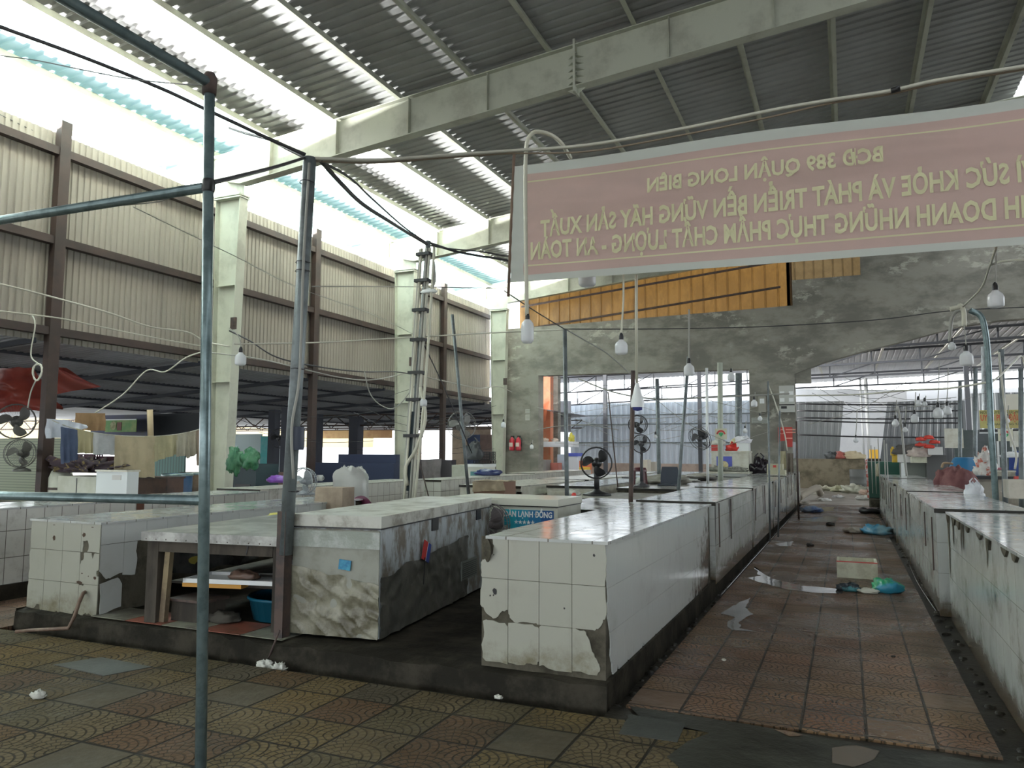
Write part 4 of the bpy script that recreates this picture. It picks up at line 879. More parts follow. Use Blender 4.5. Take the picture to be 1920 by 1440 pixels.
# ---------------------------------------------------------------- bulbs
BULB = mat('milky_bulb', (.74, .76, .78), .25, tlu=(.25, (.9, .9, .9)))
NB = [0]
def bulb(lab, px, py, Y, dia, cord, slim=False, rc=.006, mcord=None, group=None, bare=False):
    c = PY(px, py, Y); r = dia/2; H = dia*(1.9 if slim else 1.15)
    t = thing('hanging_bulb', lab, 'light bulb', c)
    if slim: prof = [(.001, -H*.5), (r*.7, -H*.47), (r*.98, -H*.36), (r, -H*.2), (r, H*.22), (r*.9, H*.36), (r*.45, H*.5)]
    elif bare: prof = [(.001, -r), (r*.6, -r*.85), (r*.95, -r*.4), (r, 0), (r*.85, r*.5), (r*.5, r*.95), (r*.3, r*1.3)]
    else: prof = [(.001, -H*.46), (r*.75, -H*.45), (r*.97, -H*.36), (r, -H*.15), (r, H*.15), (r*.85, H*.32), (r*.5, H*.45), (r*.35, H*.55)]
    MB().lathe((0, 0, 0), prof, 16).build('bulb_glass', BULB, t)
    h0 = prof[-1][1]; s = max(.02, r*.36)
    so_ = MB().lathe((0, 0, h0-.005), [(s, 0), (s*1.05, s*1.5), (s*.8, s*2.6), (s*.3, s*3.2), (.001, s*3.3)], 10).build('socket', BLK, t)
    P = [Vector((0, 0, h0+s*3))]+[PY(x, y, yy)-c for x, y, yy in cord]
    MB().tube(spline(P), rc, 5).build('cord', mcord or WIREG, t)
    return t
bulb('bulb in a clear water bottle cover, hanging left beside the first steel column', 451, 674, 7.2, .135, [(452, 650, 7.2), (447, 630, 7.2), (430, 615, 7.2)], bare=False)
bulb('long glass bulb on the pvc conduit at the left edge of the banner', 989, 622, 6.9, .125, [(988, 585, 6.9)], slim=True)
P = wpts([(988, 592, 6.9), (986, 480, 6.9), (985, 350, 6.9), (987, 275, 6.9), (996, 252, 6.9), (1010, 247, 6.95), (1035, 254, 7.1), (1052, 268, 7.4), (1062, 283, 7.7), (1070, 296, 7.9)])
tag(MB().tube(spline(P), .021, 8).build('conduit', PVC), 'cream conduit looped over the cable in front of the left end of the banner', 'conduit')
bulb('milky bulb half hidden by the lower edge of the banner', 1101, 520, 8.2, .20, [(1100, 500, 8.2), (1080, 480, 8.2)])
P1 = bulb('milky bulb hanging from a pale conduit under the banner', 1165, 652, 7.8, .135, [(1166, 612, 7.8), (1169, 560, 7.8), (1169, 505, 7.8), (1169, 470, 7.9)], rc=.011, mcord=PVC)
bulb('milky bulb in front of the concrete beam, above the back opening', 1292, 694, 10.5, .145, [(1292, 665, 10.5), (1292, 600, 10.5), (1292, 580, 10.5)], rc=.013, mcord=WIREG)
tag(MB().tube(wpts([(1193, 515, 7.9), (1193, 600, 8.0), (1194, 720, 8.1)]), .016, 8).build('conduit', PVC), 'long pale conduit dropping from the banner to the white funnel lamp', 'conduit')
t = thing('funnel_lamp', 'white cone shaped lamp with a blue rim, end of the long conduit', 'lamp', PY(1195, 748, 8.1))
MB().lathe((0, 0, 0), [(.02, .17), (.05, .05), (.075, -.04), (.07, -.09)], 14).build('lamp_shade', WHT, t); MB().lathe((0, 0, 0), [(.055, -.07), (.05, -.12), (.001, -.13)], 12).build('lamp_tip', mat('blue_rim', (.05, .06, .25), .4), t)
bulb('milky bulb at the upper right in front of the concrete wall', 1867, 562, 8.5, .145, [(1867, 540, 8.5), (1868, 480, 8.5), (1870, 455, 8.5)])
bulb('milky bulb hanging from the cream crook', 1812, 673, 10.9, .155, [(1811, 640, 11), (1808, 610, 11.15)])
bulb('small bulb hanging from the hooked end of the bent pipe', 1785, 650, 11.4, .10, [(1785, 640, 11.4), (1783, 625, 11.4)], bare=True)
for lab, x, y, Y, dia, cy in (('bulb with a bottle cover left of the bulb cluster', 1715, 785, 14, .12, 735), ('wide bulb just right of the bulb cluster', 1759, 775, 14, .15, 680), ('round bulb right of the wide one, higher up', 1776, 770, 14.5, .13, 690),
        ('upper bulb of the tangled cluster', 1722, 757, 14.2, .10, 738), ('small bulb at the right of the tangled cluster', 1734, 758, 14.4, .08, 742), ('drop shaped bulb at the left of the tangled cluster', 1679, 794, 13.5, .11, 750), ('lowest small bulb of the tangled cluster', 1697, 806, 13.5, .08, 760),
        ('small bulb in front of the centre pillar', 1414, 757, 19, .15, 735), ('bulb above the striped notice on the centre pillar', 1425, 785, 19, .11, 770), ('small bulb against the bright gap, left of the pillar', 1371, 707, 19, .18, 690),
        ('tiny bulb over the freezer by the pillar', 1397, 808, 19, .11, 790), ('bulb on a long cord in front of the white tarps', 1605, 826, 19, .11, 770), ('small bulb in front of the yellow sign', 1889, 789, 13.5, .07, 760),
        ('tiny bulb beside the far steel column', 944, 797, 22, .16, 780), ('white bulb clipped to the cable mast', 794, 755, 10.9, .12, 742), ('small bulb before the fence, right of the wound pole', 1229, 819, 16, .08, 790), ('tiny bulb near the extinguishers', 997, 838, 24, .13, 825)):
    bulb(lab, x, y, Y, dia, [(x+1, (y+cy)/2, Y), (x+2, cy, Y)], bare=dia < .12, rc=.006*Y/12)
# ---------------------------------------------------------------- more wires
wire('long_wire', 'pale double wire crossing the corrugated wall at mid height', [(440, 645, 8.5), (600, 642, 10), (760, 633, 11), (960, 622, 11), (1058, 618, 10.4)], .012, WIREW)
wire('long_wire', 'thin wire from the wire post across the concrete beam to the right', [(1060, 617, 10.4), (1180, 617, 11), (1290, 616, 11.5), (1440, 612, 12), (1640, 600, 12.5), (1780, 583, 12), (1920, 576, 12)], .007, WIRE)
wire('long_wire', 'wire sagging from the wire post down to the right behind the bulbs', [(1062, 618, 10.4), (1100, 640, 11), (1140, 664, 12), (1180, 700, 14)], .010, WIREG)
wire('long_wire', 'wire slanting from under the banner to the top of the wire post', [(945, 545, 9), (990, 575, 9.5), (1030, 600, 10), (1060, 618, 10.4)], .008, WIRE)
wire('long_wire', 'pale cable lying along the foot of the corrugated wall, upper strand', [(0, 532, 7), (80, 552, 7.6), (200, 585, 8.3), (280, 612, 9), (350, 622, 9.6), (385, 640, 9.9), (430, 650, 10)], .014, WIREW)
wire('long_wire', 'pale cable along the foot of the corrugated wall, lower strand', [(0, 583, 7), (60, 590, 7.4), (120, 598, 7.8), (200, 615, 8.4), (300, 635, 9.2), (385, 650, 9.9)], .012, WIREW)
wire('long_wire', 'wire running from the first steel column past the leaning pole to the second column', [(385, 660, 11), (480, 672, 11.5), (560, 690, 12), (640, 708, 13), (700, 712, 15), (760, 700, 18)], .012, WIREG)
wire('long_wire', 'dark wire under the foot of the wall, between the two near columns', [(430, 620, 12.2), (470, 640, 12.3), (520, 670, 12.6), (600, 688, 13.5), (680, 697, 15), (740, 697, 17), (780, 703, 19)], .016, WIRE)
wire('long_wire', 'wire loop hanging below the lean-to roof right of the leaning pole', [(683, 697, 13), (695, 740, 13.2), (720, 763, 13.4), (745, 762, 13.5), (780, 720, 13.8)], .012, WIREG)
wire('long_wire', 'pale cable from the cable mast to the far steel column', [(800, 707, 11), (850, 718, 13), (900, 728, 16), (935, 725, 20), (960, 735, 24)], .014, WIREW)
wire('long_wire', 'white cable hooked up under the lean-to roof at the left', [(170, 780, 9), (230, 740, 9.2), (275, 695, 9.4), (310, 697, 9.5), (350, 670, 9.6), (395, 655, 9.9)], .012, WIREW)
wire('long_wire', 'taut thin wire from the leaning pole up to the cable mast', [(585, 537, 4.9), (700, 537, 7), (800, 538, 10.8)], .005, WIREG)
wire('long_wire', 'taut wire between the cable mast and the hidden end of the banner', [(800, 538, 11), (880, 540, 11.5), (955, 540, 12)], .008, WIRE)
wire('long_wire', 'drooping wires between the centre pillar and the bright opening', [(1000, 808, 20), (1040, 800, 20), (1100, 797, 20), (1160, 806, 20)], .012, WIREG)
wire('long_wire', 'slack grey cable across the back opening just under the beam', [(1085, 710, 19), (1150, 735, 19), (1230, 748, 19), (1330, 745, 19), (1480, 738, 19)], .02, WIREG)
wire('long_wire', 'rising pale cable from the pillar meters to the right posts', [(1490, 742, 19), (1600, 740, 17), (1700, 732, 15), (1780, 728, 13), (1856, 716, 11.5)], .016, WIREW)
wire('long_wire', 'pale rope slanting up from the right posts to the banner', [(1805, 575, 11.2), (1840, 540, 10), (1856, 500, 9), (1868, 465, 8)], .013, WIREW)
wire('long_wire', 'rope from the knot under the banner off to the right', [(1858, 497, 9), (1880, 490, 8.5), (1935, 486, 8)], .012, WIREW)
wire('long_wire', 'white cable dropping in front of the right posts', [(1873, 660, 12), (1880, 730, 12), (1890, 800, 12), (1905, 850, 12), (1903, 880, 12)], .014, WIREW)
wire('long_wire', 'pale cable climbing to the hook at the right edge', [(1858, 718, 11.5), (1880, 700, 12), (1900, 680, 13), (1915, 668, 14), (1925, 700, 14)], .013, WIREW)
wire('long_wire', 'cable hanging from the meter down the centre pillar', [(1440, 720, 22), (1455, 760, 22), (1470, 810, 22), (1476, 845, 22)], .018, WIREW)
wire('long_wire', 'crooked cable bundle hanging among the bulbs on the right', [(1683, 762, 13.6), (1690, 800, 13.6), (1695, 850, 13.6), (1700, 893, 13.6)], .018, WIREG)
for lab, ys in (('uppermost', (757, 757)), ('second', (770, 770)), ('third', (783, 784)), ('fourth', (788, 793)), ('lowest', (815, 820))):
    wire('tension_wire', '%s horizontal wire in front of the white tarps and fence' % lab, [(1495, ys[0], 28), (1640, (ys[0]+ys[1])/2+2, 28), (1800, ys[1], 28)], .025, WIRE)
# coiled cable on the brown post
t = thing('coiled_cable', 'pale cable coiled in a hanging loop on the nearest brown post', 'cable', PY(70, 698, 7.6)); o = t.location
mb = MB(); mb.tube([Vector((.10*(1+.1*math.sin(k*.4))*math.cos(k*.5), .01*math.sin(k), .125*math.sin(k*.5)+.01*math.sin(k*1.3))) for k in range(46)], .010, 6); mb.build('coil', WIREW, t)
mb = MB().tube(spline([Vector((.02, 0, .12)), PY(58, 665, 7.6)-o, PY(66, 610, 7.6)-o, PY(60, 590, 7.6)-o]), .010, 6); mb.build('hanging_end', WIREW, t)
mb = MB().tube(spline([Vector((-.02, 0, -.12)), PY(58, 735, 7.6)-o, PY(52, 765, 7.6)-o]), .010, 6); mb.build('loose_end', WIREG, t)
# fans ---------------------------------------------------------------------
DG = (.05, .05, .055)
def fn_(lab, x, y, Y, r, face=0, bz=None, **k): h = PY(x, y, Y); return fan('wall_fan' if bz is None else 'stand_fan', lab, (h.x, Y, h.z), r, face, k.pop('col', DG), base_z=bz, **k)
fn_('upper dark fan without front guard on the thin stand, right of the wound pole', 1196, 796, 13.8, .17, .5, bz=None, cage=False)
fn_('lower caged fan on the thin stand, right of the wound pole', 1202, 832, 14, .17, .2, bz=.94, pole_r=.03, base_r=.15)
fn_('tilted grey fan clipped to the slim white pole', 1312, 822, 16.8, .26, -.6, tilt=.5)
fn_('caged fan in the shade behind the left counters', 38, 850, 8.6, .24, .6, bz=1.2, col=(.10, .10, .09), base_r=.14)
fn_('big grey fan hung high behind the nearest brown post', 30, 790, 9.3, .32, .9, col=(.12, .12, .11))
fn_('fan silhouette hung on the dark post right of the green bag', 525, 822, 20, .32, .7)
fn_('large funnel shaped fan hung between the cable mast and the far column', 866, 797, 17, .36, .7, col=(.16, .16, .15), tilt=-.2)
h = PY(921, 982, 7.62)
fan('floor_fan', 'grey round caged fan leaning between the two freezers', (h.x, 7.58, h.z), .22, -.1, (.17, .15, .15), base_z=.146, base_r=.12, pole_r=.015)
fn_('white caged fan behind the leaning pole, beside the purple bag', 568, 902, 8.9, .19, .2, bz=.94, col=(.35, .38, .40), base_r=.13)

RW = random.Random(3)
for k in range(16):   # web of thin wires in front of the back opening
    y = RW.uniform(14, 25); x0 = RW.uniform(1000, 1250); x1 = x0+RW.uniform(120, 260); a_, b_ = RW.uniform(700, 835), RW.uniform(690, 830)
    wire('thin_wire', 'thin slack wire in the web strung across the back opening', [(x0, a_, y), ((x0+x1)/2, (a_+b_)/2+RW.uniform(4, 22), y), (min(x1, 1440), b_, y)], .0055, WIREG, group='web of wires across the back opening')
for k in range(12):
    y = RW.uniform(15, 26); x0 = RW.uniform(1500, 1720); x1 = x0+RW.uniform(100, 230); a_, b_ = RW.uniform(705, 800), RW.uniform(690, 790)
    wire('thin_wire', 'thin slack wire in the web strung between the right hand posts', [(x0, a_, y), ((x0+x1)/2, (a_+b_)/2+RW.uniform(4, 25), y), (x1, b_, y)], .0055, WIREG if k % 3 else WIRE, group='web of wires between the right posts')
for k in range(10):
    y = RW.uniform(12, 24); x0 = RW.uniform(380, 760); x1 = x0+RW.uniform(120, 240); a_, b_ = RW.uniform(740, 850), RW.uniform(730, 850)
    wire('thin_wire', 'thin slack wire in the web strung under the lean-to roof', [(x0, a_, y), ((x0+x1)/2, (a_+b_)/2+RW.uniform(4, 22), y), (x1, b_, y)], .0055, WIRE, group='web of wires under the lean-to roof')
# ---------------------------------------------------------------- helpers for set pieces
def pbox(name, lab, cat, x0, y0, x1, y1, Y, dep, m, zb=None, group=None, bev=0, build=True):
    """box whose front stands in the plane y=Y; returns thing-ready mesh object with origin at its foot"""
    a, b_ = PY(x0, y0, Y), PY(x1, y1, Y); a2, b2 = PY(x0, y1, Y), PY(x1, y0, Y)
    xl, xr = (a.x+a2.x)/2, (b_.x+b2.x)/2; zt = (a.z+b2.z)/2; z0 = (b_.z+a2.z)/2 if zb is None else zb
    o = MB().box(-(xr-xl)/2, (xr-xl)/2, 0, dep, 0, zt-z0).build(name, m, loc=((xl+xr)/2, Y, z0))
    return tag(o, lab, cat, group), (xr-xl), zt-z0
def tbox(name, lab, cat, x0, y0, x1, y1, Y, dep, m, zb=None, part='body', group=None):
    o, w_, h_ = pbox(name, lab, cat, x0, y0, x1, y1, Y, dep, m, zb)
    t = thing(name, lab, cat, o.location, 0, group); o.parent = t; o.location = (0, 0, 0); n = o.name; o.name = part
    for k in ('label', 'category', 'group'):
        if k in o: del o[k]
    t.name = name
    return t, w_, h_
def cloth(name, lab, P00, P10, P01, P11, m, fold=.03, nf=4, seed=0, cat='cloth', ragged=.04, nu=24, nv=16):
    """P00,P10 lower corners, P01,P11 upper corners"""
    P00, P10, P01, P11 = map(Vector, (P00, P10, P01, P11)); nrm = (P10-P00).cross(P01-P00).normalized(); H = (P01-P00).length
    def fn(a, b_):
        p = (P00*(1-a)+P10*a)*(1-b_)+(P01*(1-a)+P11*a)*b_
        k = noise.noise(Vector((a*3+seed, b_*1.5, seed)))
        p = p+nrm*(fold*math.sin(a*nf*6.28+2*k)*(1.15-b_)+fold*.8*k); p.z += ragged*H*noise.noise(Vector((a*4, seed, 1)))*(1-b_)
        return p
    o = MB().grid(fn, nu, nv).build(name, m); return tag(o, lab, cat)
def cl(c, c2=None, tl_=None): return mat('cloth_'+str(c[0]), c, .85, col2=c2 or tuple(v*.75 for v in c), scale=3, bmp=.3, bscale=30, tlu=tl_)
# ---------------------------------------------------------------- laundry line on the left
XL = -10.9
wire('laundry_line', 'laundry line sagging between the brown post and the first steel column', [(92, 786, XL), (145, 805, XL), (215, 816, XL), (290, 818, XL), (345, 812, XL), (392, 800, XL)], .008, WIREW, cat='line')
def lc(lab, x0, x1, yt0, yt1, yb0, yb1, c, **k):
    X = XL+k.pop('dx', 0); nm_ = k.pop('nm', 'hanging_cloth'); cloth(nm_, lab, PX(x0, yb0, X), PX(x1, yb1, X), PX(x0, yt0, X), PX(x1, yt1, X), cl(c, tl_=(.25, c)), **k)
lc('white cloth draped beside the nearest brown post, left end of the laundry line', 86, 128, 785, 788, 822, 820, (.62, .66, .74), seed=1, nf=2)
lc('white cloth corner hanging right of the first white cloth', 118, 164, 786, 797, 818, 803, (.60, .64, .72), seed=2, nf=2, dx=-.06)
lc('dark blue garment hanging behind the white cloths', 114, 146, 800, 806, 870, 862, (.09, .12, .20), seed=3, nf=3, dx=.1, nm='hanging_garment')
lc('brown towel hung higher than the rest of the laundry', 141, 198, 774, 775, 806, 808, (.36, .23, .12), seed=4, nf=2, dx=-.35, nm='towel')
lc('yellowish cloth left of the grey white towel', 142, 176, 803, 812, 850, 850, (.45, .41, .25), seed=5, nf=3)
lc('grey white towel with a dark hem', 174, 217, 811, 817, 852, 853, (.50, .52, .53), seed=6, nf=2, nm='towel')
lc('largest cream sheet on the laundry line', 215, 290, 816, 818, 893, 896, (.52, .45, .30), seed=7, nf=3, nm='hanging_sheet')
lc('greenish cream cloth right of the largest sheet', 288, 332, 818, 815, 866, 852, (.46, .43, .27), seed=8, nf=3)
lc('pale grey cloth near the right end of the laundry line', 330, 352, 814, 810, 856, 854, (.45, .43, .34), seed=9, nf=2)
lc('grey beige cloth at the right end of the laundry line', 350, 372, 810, 806, 860, 850, (.40, .37, .29), seed=10, nf=2)
lc('small brownish rag at the very end of the laundry line', 369, 384, 806, 803, 872, 868, (.34, .27, .21), seed=11, nf=1)
tag(MB().tube([PX(283, 832, -11.3), PX(281, 768, -11.3)], .05, 4).build('wooden_stick', mat('pale_wood', (.52, .42, .27), .7)), 'pale wooden stick standing behind the laundry line', 'stick')
# stalls behind it
LC = mat('pale_cabinet', (.48, .50, .44), .5, col2=(.40, .41, .34), scale=2); WC = mat('white_cabinet', (.62, .66, .68), .4)
t, w_, h_ = tbox('storage_cabinet', 'white cabinet with a small paper label left of the brown chest', 'cabinet', 180, 881, 238, 925, 8.9, .22, WC, zb=-.01)
MB().box(-w_/2-.01, w_/2+.01, -.02, .24, h_-.03, h_).build('top', CREAM, t); MB().box(.02, .22, -.006, 0, h_-.16, h_-.08).build('paper_label', mat('grey_paper', (.55, .55, .55), .8), t)
t, w_, h_ = tbox('storage_cabinet', 'pale wide cabinet under the dark net pile, left of the white one', 'cabinet', 108, 893, 180, 930, 8.9, .6, LC, zb=-.01)
MB().box(-.01, .01, -.004, 0, .05, h_-.03).build('door_gap', BLK, t)
t = thing('grey_tank', 'grey round tank beside the foot of the nearest brown post', 'tank', (PY(94, 900, 8.9).x, 9.1, -.01)); MB().lathe((0, 0, 0), [(.19, 0), (.19, 1.1), (.15, 1.22), (.001, 1.24)], 20).build('tank_body', LC, t); MB().lathe((0, 0, 0), [(.196, .9), (.196, .94)], 20).build('tank_band', RUST, t)
mb = blob(MB(), (0, 0, 0), .72, .2, .15, 5, 20, .7, 3); o = mb.build('net_pile', mat('purple_dark_net', (.035, .02, .03), .6, col2=(.22, .17, .06), scale=9, amt=(.55, .62), bmp=.8, bscale=12), loc=(PY(150, 885, 9).x, 9.05, 1.19)); tag(o, 'dark purple net pile heaped on the pale cabinets', 'net')
def crate(name, lab, cx, cy, Y, w_, d_, h_, z0, m, rz=0, n=7, rows=2):
    t = thing(name, lab, 'crate', (PY(cx, cy, Y).x, Y, z0), rz)
    MB().box(-w_/2, w_/2, -d_/2, d_/2, 0, .015).build('crate_floor', m, t)
    for s in (-1, 1):
        mb = MB()
        for k in range(rows+2): z = k*(h_-.02)/(rows+1); mb.box(-w_/2, w_/2, s*d_/2-.008, s*d_/2+.008, z, z+.02)
        for k in range(n+1): x = -w_/2+k*(w_-.02)/n; mb.box(x, x+.02, s*d_/2-.007, s*d_/2+.007, 0, h_)
        mb.build('crate_side', m, t)
        mb = MB()
        for k in range(rows+2): z = k*(h_-.02)/(rows+1); mb.box(s*w_/2-.008, s*w_/2+.008, -d_/2, d_/2, z, z+.02)
        for k in range(n//2+1): y = -d_/2+k*(d_-.02)/(n//2); mb.box(s*w_/2-.007, s*w_/2+.007, y, y+.02, 0, h_)
        mb.build('crate_side', m, t)
    return t
MR = mat('maroon_plastic', (.06, .02, .035), .45)
crate('plastic_crate', 'left maroon crate tipped on the dark net pile', 168, 862, 9.2, .32, .22, .14, 1.36, MR, .3); crate('plastic_crate', 'right maroon crate half sunk in the dark net pile', 198, 866, 9.3, .26, .2, .10, 1.36, MR, -.3)
t, w_, h_ = tbox('wooden_chest', 'reddish brown chest right of the white cabinet, under the cream sheet', 'chest', 240, 897, 314, 925, 9.9, .35, mat('brown_chest', (.10, .055, .04), .6, col2=(.06, .035, .03), scale=3), zb=-.01)
MB().box(-w_/2-.02, w_/2+.02, -.03, .37, h_, h_+.03).build('lid', RUST, t); MB().box(w_/2-.03, w_/2, -.01, 0, 0, h_).build('corner_strip', RUST, t)
def barrel(lab, x, y0, Y, r, m, z0=-.01, name='barrel', rim=True):
    c = PY(x, y0, Y); h_ = c.z-z0; t = thing(name, lab, 'barrel', (c.x, Y, z0))
    MB().lathe((0, 0, 0), [(.001, 0), (r*.95, 0), (r*.96, h_*.3), (r, h_*.33), (r*.96, h_*.36), (r*.96, h_*.63), (r, h_*.66), (r*.96, h_*.69), (r*.97, h_*.98), (r*.9, h_), (r*.85, h_-.03), (.001, h_-.03)], 22).build('barrel_body', m, t)
    if rim: MB().lathe((0, 0, 0), [(r*1.02, h_-.04), (r*1.03, h_-.01), (r*.95, h_+.005)], 22).build('rim', GALV, t)
    return t
barrel('blue barrel behind the long left counter', 333, 888, 10.6, .27, mat('blue_drum', (.03, .09, .20), .4)); barrel('brown barrel right of the blue barrel', 364, 886, 11.2, .28, mat('brown_drum', (.17, .12, .08), .5, col2=(.1, .07, .05), scale=4))
# green shutters, banners and dark stalls seen under the lean-to
def panel(name, lab, cat, x0, y0, x1, y1, Y, m, th=.06, zb=None, **k): return pbox(name, lab, cat, x0, y0, x1, y1, Y, th, m, zb, **k)[0]
GSH = mat('green_shutter', (.22, .27, .17), .5); m_, nt_, bs_, g_2 = base('ribbed_green_shutter'); 
def ribbed(name, c1, c2, sc_, axis=2, rough=.5):
    m, nt, bs, g = base(name); sp = g.node('ShaderNodeSeparateXYZ'); nt.links.new(objco(g), sp.inputs[0])
    f = g.m('FRACT', g.m('MULTIPLY', sp.outputs[axis], sc_)); nt.links.new(g.mix(g.smooth(g.m('MINIMUM', f, g.m('SUBTRACT', 1, f)), .12, .2), c2, c1), bs.inputs['Base Color']); bs.inputs['Roughness'].default_value = rough
    bump(g, bs, f, .4, .02); return m
panel('roller_shutter', 'pale green roller shutter behind the dark net pile', 'shutter', -60, 822, 128, 930, 16, ribbed('shutter_a', (.33, .38, .24), (.20, .24, .15), 12), zb=-.01)
panel('roller_shutter', 'teal green ribbed shutter behind the right part of the laundry', 'shutter', 284, 850, 346, 900, 22, ribbed('shutter_b', (.05, .22, .17), (.02, .10, .08), 7, 0), zb=-.01)
t = thing('shop_banner', 'small green banner with white border under the lean-to', 'banner', PY(225, 810, 18)); w_ = (PY(254, 800, 18)-PY(196, 800, 18)).x; h_ = (PY(225, 786, 18)-PY(225, 810, 18)).z
MB().box(-w_/2, w_/2, 0, .03, 0, h_).build('banner_cloth', mat('banner_green', (.16, .35, .12), .6, col2=(.35, .42, .16), scale=1.5), t)
MB().box(-w_/2, w_/2, -.01, -.002, h_-.03, h_).build('banner_edge', WHT, t); mb = MB(); mb.lathe((-w_*.22, -.012, h_*.5), [(.001, 0), (h_*.34, .004)], 18, T=Matrix.Rotation(math.pi/2, 4, 'X')); mb.build('dish_picture', mat('dish_green', (.40, .42, .22), .6, col2=(.2, .2, .08), scale=6), t); MB().box(-.14, .06, -.01, -.002, .05, h_-.1).build('red_spot', mat('dark_red_print', (.2, .07, .06), .6), t)
panel('tarp_wall', 'dark blue tarp wall right of the small green banner', 'tarp', 170, 778, 284, 822, 18.4, mat('navy_tarp', (.02, .025, .09), .5, col2=(.03, .03, .04), scale=.8))
panel('tarp_wall', 'black stall wall behind the wooden stick', 'tarp', 284, 775, 384, 845, 19, mat('black_tarp', (.025, .03, .035), .6))
panel('stall_back_wall', 'yellowish wall band far behind the lean-to roof, left part', 'wall', -80, 772, 700, 838, 48, mat('yellow_wall', (.62, .52, .32), .8, col2=(.45, .36, .22), scale=.3))
panel('tan_awning', 'orange tan awning far beyond the hanging fan', 'awning', 590, 788, 735, 822, 44, mat('tan_awning', (.55, .36, .16), .7, col2=(.4, .22, .1), scale=.6))
for k in range(3):
    mb = MB(); Y = (26, 33, 40)[k]; z1 = (3.05, 3.2, 3.35)[k]
    for dz in (0, -.42): mb.beam((-42, Y, z1+dz), (-13.2, Y, z1+dz), .06, .06)
    for j in range(24): x = -42+j*1.2; mb.beam((x, Y, z1), (x+.6, Y, z1-.42), .035, .035); mb.beam((x+.6, Y, z1-.42), (x+1.2, Y, z1), .035, .035)
    tag(mb.build('roof_truss', RUST), '%s light steel truss seen under the lean-to roof' % ('nearest', 'middle', 'farthest')[k], 'truss')
for x, Y, wd, l in ((514, 21, .28, 'dark square post with the fan, right of the green bag'), (542, 20, .36, 'broad dark blue post just left of the leaning pole'), (594, 24, .34, 'dark post under the farther brown post'), (668, 26, .42, 'blurred dark post in the bright opening')):
    c = PY(x, 800, Y); tag(MB().box(-wd/2, wd/2, -wd/2, wd/2, 0, 3.0).build('stall_post', mat('post_%d' % x, (.05, .055, .075), .6), loc=(c.x, Y, -.01)), l, 'post')
panel('painted_panel', 'turquoise wall panel between the green bag and the dark post', 'panel', 488, 818, 506, 886, 24, mat('turquoise', (.10, .55, .55), .6, col2=(.2, .6, .6), scale=2))
panel('painted_panel', 'white door panel left of the turquoise one, behind the green bag', 'panel', 430, 814, 489, 888, 24.4, mat('pale_door', (.66, .78, .78), .6))
panel('notice_pillar', 'white pillar with grey stripes and stickers', 'pillar', 516, 828, 536, 900, 24.5, ribbed('striped_white', (.70, .68, .72), (.5, .5, .55), 5, 0), th=.3, zb=-.01)
DKC = mat('dark_green_cabinet', (.02, .045, .055), .5)
t, w_, h_ = tbox('dark_cabinet', 'dark green cabinet under the translucent green bag', 'cabinet', 418, 870, 480, 905, 14.5, .8, DKC, zb=-.01); MB().box(-w_*.1, w_*.35, -.01, 0, .1, h_*.62).build('cabinet_door', BLK, t)
tbox('small_box', 'brown wooden box right of the dark green cabinet', 'box', 482, 886, 506, 915, 15.4, .6, mat('dull_brown', (.17, .11, .10), .7), zb=-.01)
# translucent green bag
GB = mat('green_film', (.14, .34, .20), .3, col2=(.06, .20, .12), scale=5, amt=(.42, .58), bmp=.6, tlu=(.35, (.18, .5, .28)))
t = thing('green_bag', 'translucent green plastic bag hung in two lobes beside the first column', 'bag', PY(455, 885, 11.6))
for k, (x, y, sx, sz) in enumerate(((441, 848, .17, .26), (470, 845, .19, .19))):
    c = PY(x, y, 11.6)-t.location; mb = blob(MB(), (c.x, c.y+.01*k, c.z-.15), sx, .10, sz, 3+k, 16, .5, 2.2, flat=False); mb.build('bag_lobe', GB, t)
c = PY(436, 875, 11.6)-t.location; blob(MB(), (c.x+.02, -.02, c.z-.08), .08, .06, .16, 9, 10, .4, 2).build('bag_tail', GB, t)
bag('purple_bag', 'purple mesh bag lying on the counter left of the leaning pole', (PY(515, 915, 11.5).x, 11.6, .972), (.24, .14, .085), (.20, .07, .38), 4, ears=0)
bag('purple_bag_end', 'knotted pale purple end of the mesh bag, next to the leaning pole', (PY(535, 905, 11.5).x, 11.62, .972), (.09, .09, .13), (.42, .26, .55), 6, cat='bag')
# navy shelving / dark wall under the bright opening
NAVY = mat('navy_board', (.018, .03, .075), .6)
panel('dark_screen', 'dark blue screen wall under the bright opening, right of the leaning pole', 'screen', 574, 868, 738, 935, 17.0, NAVY, th=.2, zb=-.01)
panel('dark_screen', 'raised right section of the dark blue screen', 'screen', 634, 852, 742, 880, 17.25, NAVY, th=.2, zb=-.01)
panel('dark_screen', 'dark stall front between the middle column and the farther brown post', 'screen', 778, 862, 846, 935, 20.5, mat('dark_stall', (.06, .055, .065), .7), th=.3, zb=-.01)
t = thing('mug', 'white mug hanging in front of the dark blue screen', 'mug', PY(600, 902, 16.7)); MB().lathe((0, 0, 0), [(.001, 0), (.07, 0), (.078, .16), (.07, .16), (.062, .01)], 18).build('cup', WHT, t)
MB().tube([Vector((.075+.05*math.sin(k*.45), 0, .08-.055*math.cos(k*.45))) for k in range(8)], .01, 6).build('handle', WHT, t)
t = thing('wrapped_chair', 'chair wrapped in white plastic behind the big freezer', 'chair', (PY(650, 930, 9.4).x, 9.5, .145))
z_ = PY(650, 876, 9.4).z-.145
